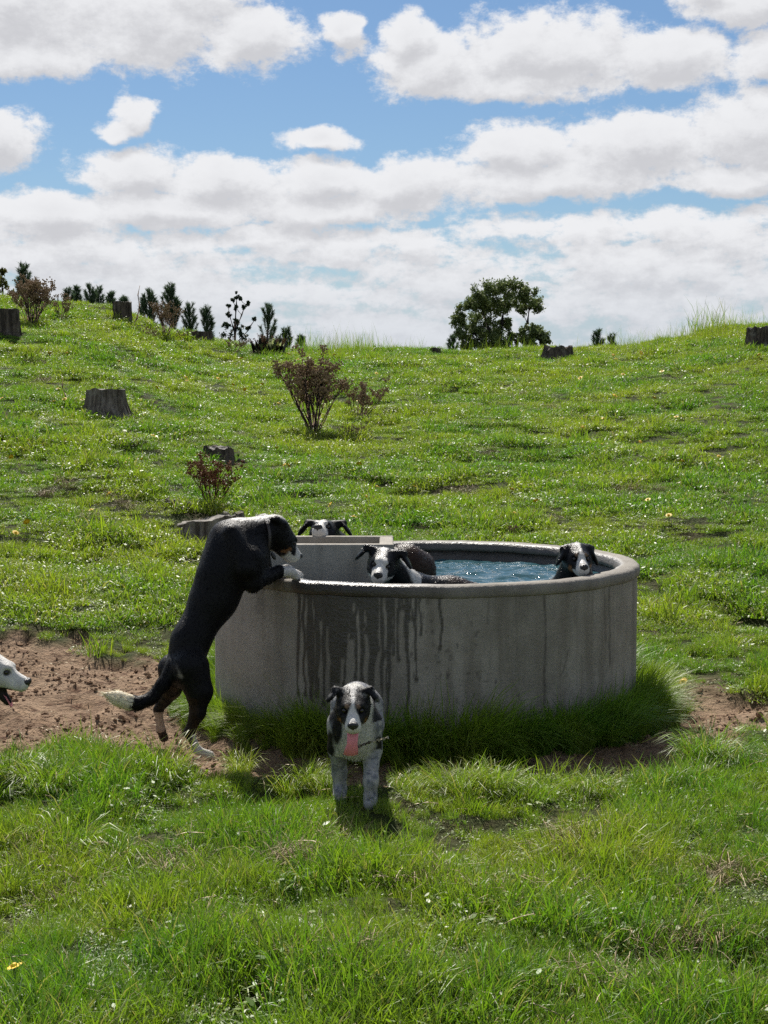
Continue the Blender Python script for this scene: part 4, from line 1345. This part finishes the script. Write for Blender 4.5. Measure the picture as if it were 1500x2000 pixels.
M_NEEDLE = leaf_material("pine_needles", (.05, .09, .045), (.11, .165, .075), (.05, .06, .03))
M_LEAF = leaf_material("tree_leaves", (.085, .13, .04), (.21, .255, .08), (.12, .10, .03))
M_LEAF2 = leaf_material("sapling_leaves", (.02, .04, .02), (.045, .07, .03), (.09, .09, .04))
M_GORSE = leaf_material("yellow_green_leaves", (.07, .08, .018), (.15, .15, .03), (.2, .16, .05))
M_TRUNK = bark_material("tree_trunk", (.025, .02, .016), (.06, .05, .042), (.09, .08, .07))


def pine(px, ty, hw, d, seed, label, candle=False):
    top = P(px, ty, d); g = gz(top[0], d); H = top[2] - g; r = np.random.default_rng(seed)
    W = hw * d / FPX
    root = obj("pine_tree", None, loc=(top[0], d, g - .05), label=label, cat="tree", group="young pines along the ridge")
    mb = MB(); mb.tube([(0, 0, 0), (r.normal(0, .02), 0, H * .5), (0, 0, H)], [.035 * H * .6 + .01, .02 * H * .6 + .008, .006], 6)
    br = []
    z = H * .10
    while z < H - .12:
        t = z / H
        nb = r.integers(5, 8) if not candle else r.integers(3, 5)
        for j in range(nb):
            a = r.uniform(0, 6.283); L = W * min(1.25, ((H - z) / (W * 3.2)) ** .85) * r.uniform(.75, 1.15) + .05
            up = r.uniform(.35, .9) + t * .8 if not candle else r.uniform(1.2, 2.6)
            dv = np.array([math.cos(a), math.sin(a), up]); dv = dv / np.linalg.norm(dv[:2])
            p0 = np.array([0, 0, z + r.normal(0, .03)]); p1 = p0 + dv * L * .6; p2 = p1 + np.array([dv[0] * .25, dv[1] * .25, 1.0]) * L * .5
            mb.tube([p0, p1, p2], [.009, .007, .004], 4, cap=False); br.append((p0, p1, p2))
        z += r.uniform(.13, .2)
    br.append((np.array([0, 0, H * .80]), np.array([0, 0, H * .9]), np.array([0, 0, H])))
    obj("trunk", mb.me("trunk", [M_TRUNK]), root)
    V = []; A = []
    for (a, b, c) in br:
        n = int(30 + 190 * np.linalg.norm(c - a))
        t = r.random(n) ** .7
        p = ((1 - t)[:, None] ** 2) * a + (2 * t * (1 - t))[:, None] * b + (t ** 2)[:, None] * c
        ax = 2 * (1 - t)[:, None] * (b - a) + 2 * t[:, None] * (c - b); ax /= np.linalg.norm(ax, axis=1, keepdims=True) + 1e-9
        sd = r.normal(0, 1, (n, 3)); sd -= ax * np.sum(sd * ax, 1, keepdims=True); sd /= np.linalg.norm(sd, axis=1, keepdims=True)
        dr = ax * .8 + sd * .65; L = r.uniform(.06, .13, n)[:, None] * (1 + .3 * H / 3)
        w = np.cross(dr, r.normal(0, 1, (n, 3))); w /= np.linalg.norm(w, axis=1, keepdims=True)
        w *= .007
        V.append(np.stack([p - w, p + w, p + dr * L], 1).reshape(-1, 3)); A.append(np.repeat(r.random(n), 3))
    V = np.concatenate(V); T = np.arange(len(V)).reshape(-1, 3)
    obj("crown", mesh("crown", V, T, [M_NEEDLE], {'var': np.concatenate(A)}), root)


def leafy(label, base, d, clumps, limbs, seed, leaf=.17, dens=1., mat=None, name="broadleaf_tree", group=None):
    """tree given by leaf clumps (bearing px, py, radius px) at distance d"""
    r = np.random.default_rng(seed); b = P(base, 700, d); g = gz(b[0], d)
    root = obj(name, None, loc=(b[0], d, g - .1), label=label, cat="tree", group=group)
    o = np.array([b[0], d, g - .1])
    V = []; A = []; cs = []
    for (px, py, rad) in clumps:
        R0 = rad * d / FPX * .97
        c = P(px, py, d) - o; c[1] += r.normal(0, R0 * 1.0); cs.append((c, R0))
        nsub = max(3, int(9 * dens))
        for k in range(nsub):
            q = r.normal(0, 1, 3); q *= R0 * r.random() ** .4 / np.linalg.norm(q); cc = c + q; r2 = R0 * r.uniform(.25, .45)
            n = int(30 * dens + 420 * dens * r2 / max(leaf * 14, .1) * .55)
            p = cc + r.normal(0, 1, (n, 3)) * r2 * .55
            u = r.normal(0, 1, (n, 3)); u /= np.linalg.norm(u, axis=1, keepdims=True); v = np.cross(u, r.normal(0, 1, (n, 3))); v /= np.linalg.norm(v, axis=1, keepdims=True)
            s = (leaf * r.uniform(.5, 1., n))[:, None]
            V.append(np.stack([p - u * s, p + v * s * .45, p + u * s, p - v * s * .45], 1).reshape(-1, 3)); A.append(np.repeat(np.clip(r.random(n) * .7 + .3 * r.random(), 0, 1), 4))
    V = np.concatenate(V); Q = np.arange(len(V)).reshape(-1, 4)
    mb = MB()
    for pts, r0, r1 in limbs:
        q = [P(x, y, d) - o for (x, y) in pts]
        if pts[0][1] > 685: q[0] = np.array([q[0][0], 0, 0])
        mb.tube(q, np.linspace(r0, r1, len(q)), 7)
    main = [np.array([0, 0, 0])]
    for (c, R0) in cs:                                    # a branch to each clump from the nearest limb point
        pool = [P(x, y, d) - o for pts, _, _ in limbs for (x, y) in pts]
        pool = [p for p in pool if p[2] < c[2]] or pool
        a = min(pool, key=lambda p: np.linalg.norm(p - c))
        mid = (a + c) / 2 + r.normal(0, R0 * .2, 3)
        mb.tube([a, mid, c], [R0 * .07 + .01, R0 * .05 + .008, R0 * .02 + .004], 5, cap=False)
    obj("trunk", mb.me("trunk", [M_TRUNK]), root)
    obj("crown", mesh("crown", V, Q, [mat or M_LEAF], {'var': np.concatenate(A)}), root)


def build_vegetation():
    stump(405, 1046, 150, 30, 4, "low wide weathered grey stump just behind the standing dog", M_BARKG, M_CUT, .6, .16, tilt=.13, debris=12)
    stump(203, 815, 88, 54, 9, "charred grey-topped stump alone on the slope above the dirt patch", M_BARKG, M_CUT, .55, .05, debris=22)
    stump(425, 908, 66, 34, 12, "small dark stump behind the reddish dead weed", M_BARK, M_CUT, .4, .2, debris=8)
    stump(237, 628, 44, 38, 15, "straight-sided brown stump on the ridge in front of a pine", M_BARK, M_CUT, .12, .08, debris=4)
    stump(393, 670, 46, 22, 18, "low flared stump with pale reddish top on the ridge", M_BARK, M_CUTR, .5, .06, debris=5)
    stump(14, 654, 44, 50, 21, "tall dark stump cut off by the left edge of the picture", M_BARK, M_CUT, .15, .03, debris=4)
    stump(1094, 703, 62, 22, 24, "crumbling dark stump on the skyline beside the broad tree", M_BARK, M_BARK, .3, .45, debris=16)
    stump(1484, 684, 52, 42, 27, "brown stump on the hilltop near the right edge", M_BARK, M_CUT, .5, .2, debris=6)
    stump(851, 692, 24, 12, 29, "tiny distant stump on the skyline left of the broad tree", M_BARK, M_CUT, .2, .1, debris=0)
    # mossy log
    c = on_ground(525, 690); mb = MB(); r = np.random.default_rng(2)
    L = 60 / (FPX / c[1]); x = np.linspace(-.5, .5, 9)
    mb.tube(np.stack([x * L, .1 * np.sin(x * 4), .10 + .05 * np.cos(x * 3)], 1), .13 + .05 * r.random(9), 10)
    m, T, b, o = material("mossy_wood"); tc = T.new('ShaderNodeTexCoord').outputs['Object']
    nrm = T.new('ShaderNodeNewGeometry').outputs['Normal']; nz = T.new('ShaderNodeSeparateXYZ', {0: nrm}).outputs[2]
    T.put(b.inputs['Base Color'], T.mix(T.ramp(T.m('ADD', nz, T.noise(tc, 8., 4, .6)), .7, 1.1), (.02, .016, .012, 1), (.10, .13, .025, 1))); b.inputs['Roughness'].default_value = .95
    obj("mossy_log", mb.me("mossy_log", [m]), loc=tuple(c), label="short mossy dark log lying on the ridge below the sapling", cat="log")
    # dead weeds
    weed(612, 845, 145, 125, 3, "tall dead brown weed with dense seed heads in the middle of the slope", 26, 2.2)
    weed(700, 822, 72, 88, 5, "smaller collapsed dead weed leaning right of the tall one", 16, 2.0, lean=.35)
    weed(412, 992, 108, 105, 8, "reddish-brown dead weed between the low grey stump and the small dark stump", 18, 1.3, (M_STEMR, M_SEEDR), leafy=.6)
    weed(62, 640, 92, 110, 11, "big dead brown shrub at the left end of the ridge", 26, 2.0)
    weed(122, 630, 50, 44, 13, "small brown weed to the right of the big dead shrub", 10, 1.6)
    weed(322, 664, 74, 46, 16, "dead brown weed on the ridge in front of the tallest pine", 12, 1.7, leafy=.4)
    for i, (px, h, w, lb) in enumerate([(455, 30, 60, "low brown weeds at the foot of the sapling"), (505, 34, 50, "low reddish weed between sapling and mossy log"), (290, 26, 60, "pale brown weed on the bank right of the straight-sided stump"), (360, 24, 46, "pale brown weed on the bank left of the flared stump"), (545, 30, 40, "brown weed behind the mossy log")]):
        c = on_ground(px, 690) if px > 440 else on_ground(px, 668)
        weed(px, 0, h, w, 40 + i, lb, 10, 1.6, (M_STEMR, M_SEEDR) if px in (505, 545) else (None, None), leafy=.5, at=c)
    # small dead sprigs
    weed(690, 856, 26, 70, 19, "low dark dead stalks at the foot of the tall dead weed", 12, 1.2, leafy=.5)
    mb = MB(); c = on_ground(136, 795); k = c[1] / FPX
    mb.tube(np.array([(0, 0, 0), (-8, 0, 22), (-14, 2, 38), (-12, 0, 56)]) * k, [.012, .010, .007, .004], 5)
    obj("dead_twig", mb.me("dead_twig", [M_STEM]), loc=tuple(c), label="bent dark twig sticking up left of the charred stump", cat="twig")
    mb = MB(); c = on_ground(258, 640); k = c[1] / FPX
    mb.tube(np.array([(0, 0, 0), (10, 0, 18), (15, 0, 40), (12, 0, 62), (16, 0, 80)]) * k, [.022, .018, .016, .012, .006], 5)
    obj("dead_twig", mb.me("dead_twig", [M_STEM]), loc=tuple(c), label="tall bare twig rising beside the straight-sided stump", cat="twig")
    weed(999, 1046, 26, 12, 23, "single dark dead sprig standing in grass behind the trough", 3, 2.0)
    # pines
    for i, (px, ty, hw, d, lb) in enumerate([
            (46, 513, 22, 46, "pine with a tall thin leader behind the big dead shrub"), (133, 560, 8, 50, "thin leftmost pine of the dense row on the ridge"), (149, 560, 9, 51, "narrow pine second in the dense row"),
            (175, 553, 19, 48, "tallest pine of the dense row left of the straight-sided stump"), (192, 558, 16, 49, "pine at the right shoulder of the dense row"), (217, 570, 13, 50, "small pine just left of the straight-sided stump"),
            (241, 575, 11, 52, "pine tip showing above the straight-sided stump"), (291, 561, 21, 46, "dense pine beside the bare twig"), (331, 551, 19, 48, "tallest spired pine rising behind a dead brown weed"),
            (370, 590, 17, 48, "short pine left of the flared stump"), (402, 594, 13, 48, "short slim pine behind the flared stump"), (558, 638, 16, 46, "low spiky pine behind the mossy log"), (588, 652, 10, 46, "smallest pine at the right end of the ridge row"),
            (1168, 642, 22, 42, "low bushy pine on the skyline right of the crumbling stump"), (1193, 650, 18, 42, "smaller half of the low pine pair on the skyline"), (884, 655, 9, 46, "spiky little pine left of the broad tree"), (540, 655, 12, 47, "squat pine beside the candle-branched pine")]):
        pine(px, ty, hw, d, 100 + i, lb)
    pine(523, 592, 14, 48, 140, "open pine with upright candle branches on the ridge", True)
    # broad tree
    leafy("broad rounded dark tree standing on the skyline", 968, 105,
          [(960, 570, 24), (985, 566, 22), (932, 578, 19), (915, 600, 20), (898, 622, 16), (925, 630, 24), (952, 603, 26), (982, 598, 22), (905, 652, 16), (932, 660, 22), (960, 640, 22), (988, 632, 13), (974, 668, 22), (1010, 574, 20), (1030, 580, 22),
           (1046, 594, 16), (1022, 602, 13), (945, 682, 20), (1000, 660, 12), (912, 676, 14), (992, 684, 16)],
          [([(968, 700), (966, 672), (955, 645), (945, 615)], .28, .12), ([(972, 700), (976, 665), (980, 630), (985, 600)], .24, .1), ([(1000, 700), (1010, 665), (1030, 632), (1034, 600)], .16, .08), ([(960, 700), (945, 670), (925, 650)], .18, .08)], 5, .125, 1.6, group="trees on the skyline")
    leafy("small tree with a bare stem right of the broad tree", 1057, 100, [(1030, 652, 16), (1046, 645, 14), (1060, 655, 14), (1066, 668, 10), (1030, 672, 15), (1036, 684, 12)],
          [([(1057, 700), (1057, 680), (1054, 660)], .12, .07), ([(1034, 700), (1034, 660)], .14, .06)], 6, .13, 1.5, group="trees on the skyline")
    leafy("open wispy sapling with clumped leaves on the ridge", 458, 50,
          [(462, 577, 6), (471, 584, 4), (455, 588, 4.5), (446, 598, 4.5), (484, 592, 4.5), (477, 601, 4.5), (462, 600, 4.5), (447, 612, 5), (440, 632, 8), (460, 628, 8), (470, 643, 8), (445, 655, 12), (470, 660, 11), (485, 640, 4.5), (497, 624, 4), (430, 668, 8)],
          [([(458, 700), (459, 640), (461, 600), (463, 578)], .07, .02), ([(459, 650), (472, 615), (480, 595)], .035, .015), ([(457, 645), (448, 615), (446, 600)], .035, .015), ([(462, 670), (485, 645), (498, 624)], .03, .01)], 7, .07, .6, M_LEAF2)
    leafy("yellow-green bush in the top corner of the left hill", 8, 42, [(6, 560, 14), (14, 575, 12), (-6, 550, 14), (22, 590, 10), (2, 590, 14), (4, 530, 6)], [([(6, 690), (6, 570)], .05, .02), ([(4, 570), (4, 530)], .02, .01)], 8, .07, .7, M_GORSE, "hill_bush")


def build_small():
    r = np.random.default_rng(77)
    # dandelions
    m, T, b, o = material("dandelion_yellow"); b.inputs['Base Color'].default_value = (.75, .48, .015, 1); b.inputs['Roughness'].default_value = .6
    mb = MB()
    for i in range(14):
        a = i / 14 * 6.283; u = np.array([math.cos(a), math.sin(a), .15]); v = np.array([-math.sin(a), math.cos(a), 0])
        mb.add([(0, 0, .004), u * .012 + v * .004, u * .019, u * .012 - v * .004], [(0, 1, 2), (0, 2, 3)])
    mb.ball(np.array([0, 0, .004]), (.008, .008, .006), 7, 4)
    flower = mb.me("flower", [m])
    sb = MB(); sb.tube([(0, 0, 0), (.003, 0, .04), (0, 0, .085)], .002, 4); stalk = sb.me("stalk", [M_GRASS])
    spots = [(52, 1048), (30, 1062), (215, 985), (250, 910), (300, 868), (22, 915), (455, 760), (540, 890), (562, 930), (700, 925), (735, 962), (1048, 1002), (1000, 968), (30, 1952), (1022, 1385), (1332, 1371), (905, 1180)]
    for j in range(62):
        spots.append((r.uniform(0, 1500), 700 + 330 * r.random() ** 1.6))
    k = 0
    for (px, py) in spots:
        c = on_ground(px, py)
        if c[1] > 40 or np.hypot(c[0] - TC[0], c[1] - TC[1]) < 1.3: continue
        ln = r.uniform(.6, 1.3)
        near = c[1] < 9
        rt = obj("dandelion", stalk, loc=(c[0], c[1], c[2]), cat="flower", group="dandelions dotted over the pasture",
                 label="single tiny yellow dandelion low in the pasture grass")
        rt.scale = (1, 1, ln); rt.rotation_euler = (r.normal(0, .1), r.normal(0, .1), 0)
        f = obj("flower", flower, rt, (0, 0, .085)); f.rotation_euler = (r.normal(.35, .3), r.normal(0, .3), r.uniform(0, 6)); s = r.uniform(.9, 1.5) * (1 + .05 * max(0, c[1] - 9)); f.scale = (s, s, s / ln)
    # clods and crumbs of earth on the worn ground
    M_CLOD = simple_mat("earth_clods", (.19, .12, .075), .95, .1, (30., (.30, .20, .13)))
    coll = bpy.data.collections.new("earth_clod")
    for i in range(6):
        mb = MB(); mb.ball(np.zeros(3), (1, 1, .6), 7, 5); me = mb.me("earth_clod_%02d" % i, [M_CLOD], smooth=False)
        co = np.zeros(len(me.vertices) * 3, np.float32); me.vertices.foreach_get('co', co); co = co.reshape(-1, 3)
        co *= (1 + r.normal(0, .28, (len(co), 1))); me.vertices.foreach_set('co', co.astype(np.float32).ravel())
        coll.objects.link(bpy.data.objects.new("earth_clod_%02d" % i, me))
    n = 26000
    x = r.uniform(-4.2, 3.8, n); y = r.uniform(6.0, 9.8, n)
    k = (dirt_mask(x, y) > .35) & (np.hypot(x - TC[0], y - TC[1]) > 1.14) & (fbm(x * 3, y * 3, 91, 3) + r.normal(0, .12, n) > .44)
    x, y = x[k], y[k]; n = len(x)
    scatter("earth_clods", np.stack([x, y, ground_h(x, y) + .001], 1), r.random(n) * 6.283, r.normal(0, .4, (n, 2)), np.minimum(.0025 + r.exponential(.0036, n), .028), r.integers(0, 6, n), coll,
            label="crumbly reddish clods on the bare trodden earth", cat="earth")
    # dry straw bits
    M_STRAW = simple_mat("dry_straw", (.42, .33, .18), .6, .4, (20., (.55, .46, .30)))
    coll = bpy.data.collections.new("straw_bit")
    for i in range(4):
        mb = MB(); q = np.array([(-.04, 0, 0), (-.01, .004 * i, .006), (.02, 0, .004), (.045, -.006 * i, .0)]); mb.tube(q, .0014, 4)
        coll.objects.link(bpy.data.objects.new("straw_bit_%02d" % i, mb.me("straw_bit_%02d" % i, [M_STRAW])))
    n = 2200; x = r.uniform(-4.2, 3.8, n); y = r.uniform(3.5, 9.8, n)
    dm = dirt_mask(x, y); k = (np.hypot(x - TC[0], y - TC[1]) > 1.3) & ((dm > .3) | (r.random(n) < .6)); x, y, dm = x[k], y[k], dm[k]; n = len(x)
    scatter("dry_straw", np.stack([x, y, ground_h(x, y) + .008 + (dm < .3) * .06], 1), r.random(n) * 6.283, r.normal(0, .15, (n, 2)) + (dm < .3)[:, None] * r.normal(0, .35, (n, 2)), r.uniform(.4, 1.3, n), r.integers(0, 4, n), coll,
            label="scattered dry straw on the bare earth and grass", cat="straw")


def build_dead_grass():
    r = np.random.default_rng(21)
    m = simple_mat("dead_grass_blades", (.20, .145, .075), .7, .3, (12., (.33, .26, .14)))
    coll = clump_collection("dead_grass_clump", [[blade_set(60, .08, .10, .5, .003, .6, .8, r)] for i in range(3)], 3, m)
    pts = []; sc_ = []
    spots = [(1335, 1850, 7), (1360, 1880, 6), (640, 1905, 8), (690, 1920, 6), (330, 1700, 5), (560, 1690, 8), (610, 1670, 6), (1160, 1640, 6), (1100, 1690, 5), (860, 1740, 5), (180, 1760, 4), (1450, 1720, 5), (980, 1780, 4), (90, 1690, 4), (1240, 1960, 5), (430, 1830, 4)]
    for j in range(70): spots.append((r.uniform(0, 1500), 705 + 340 * r.random() ** 1.3, r.integers(1, 4)))
    for (px, py, k) in spots:
        c = on_ground(px, py)
        if np.hypot(c[0] - TC[0], c[1] - TC[1]) < 1.3 or c[1] > 38: continue
        for j in range(k):
            x = c[0] + r.normal(0, .07); y = c[1] + r.normal(0, .05); pts.append((x, y, gz(x, y))); sc_.append(r.uniform(.6, 1.15))
    n = len(pts)
    scatter("dead_grass", np.array(pts), r.random(n) * 6.283, r.normal(0, .2, (n, 2)), np.array(sc_), r.integers(0, 3, n), coll, label="withered brown grass tufts among the green pasture", cat="grass")


build_vegetation()
build_grass()
build_dead_grass()
build_small()
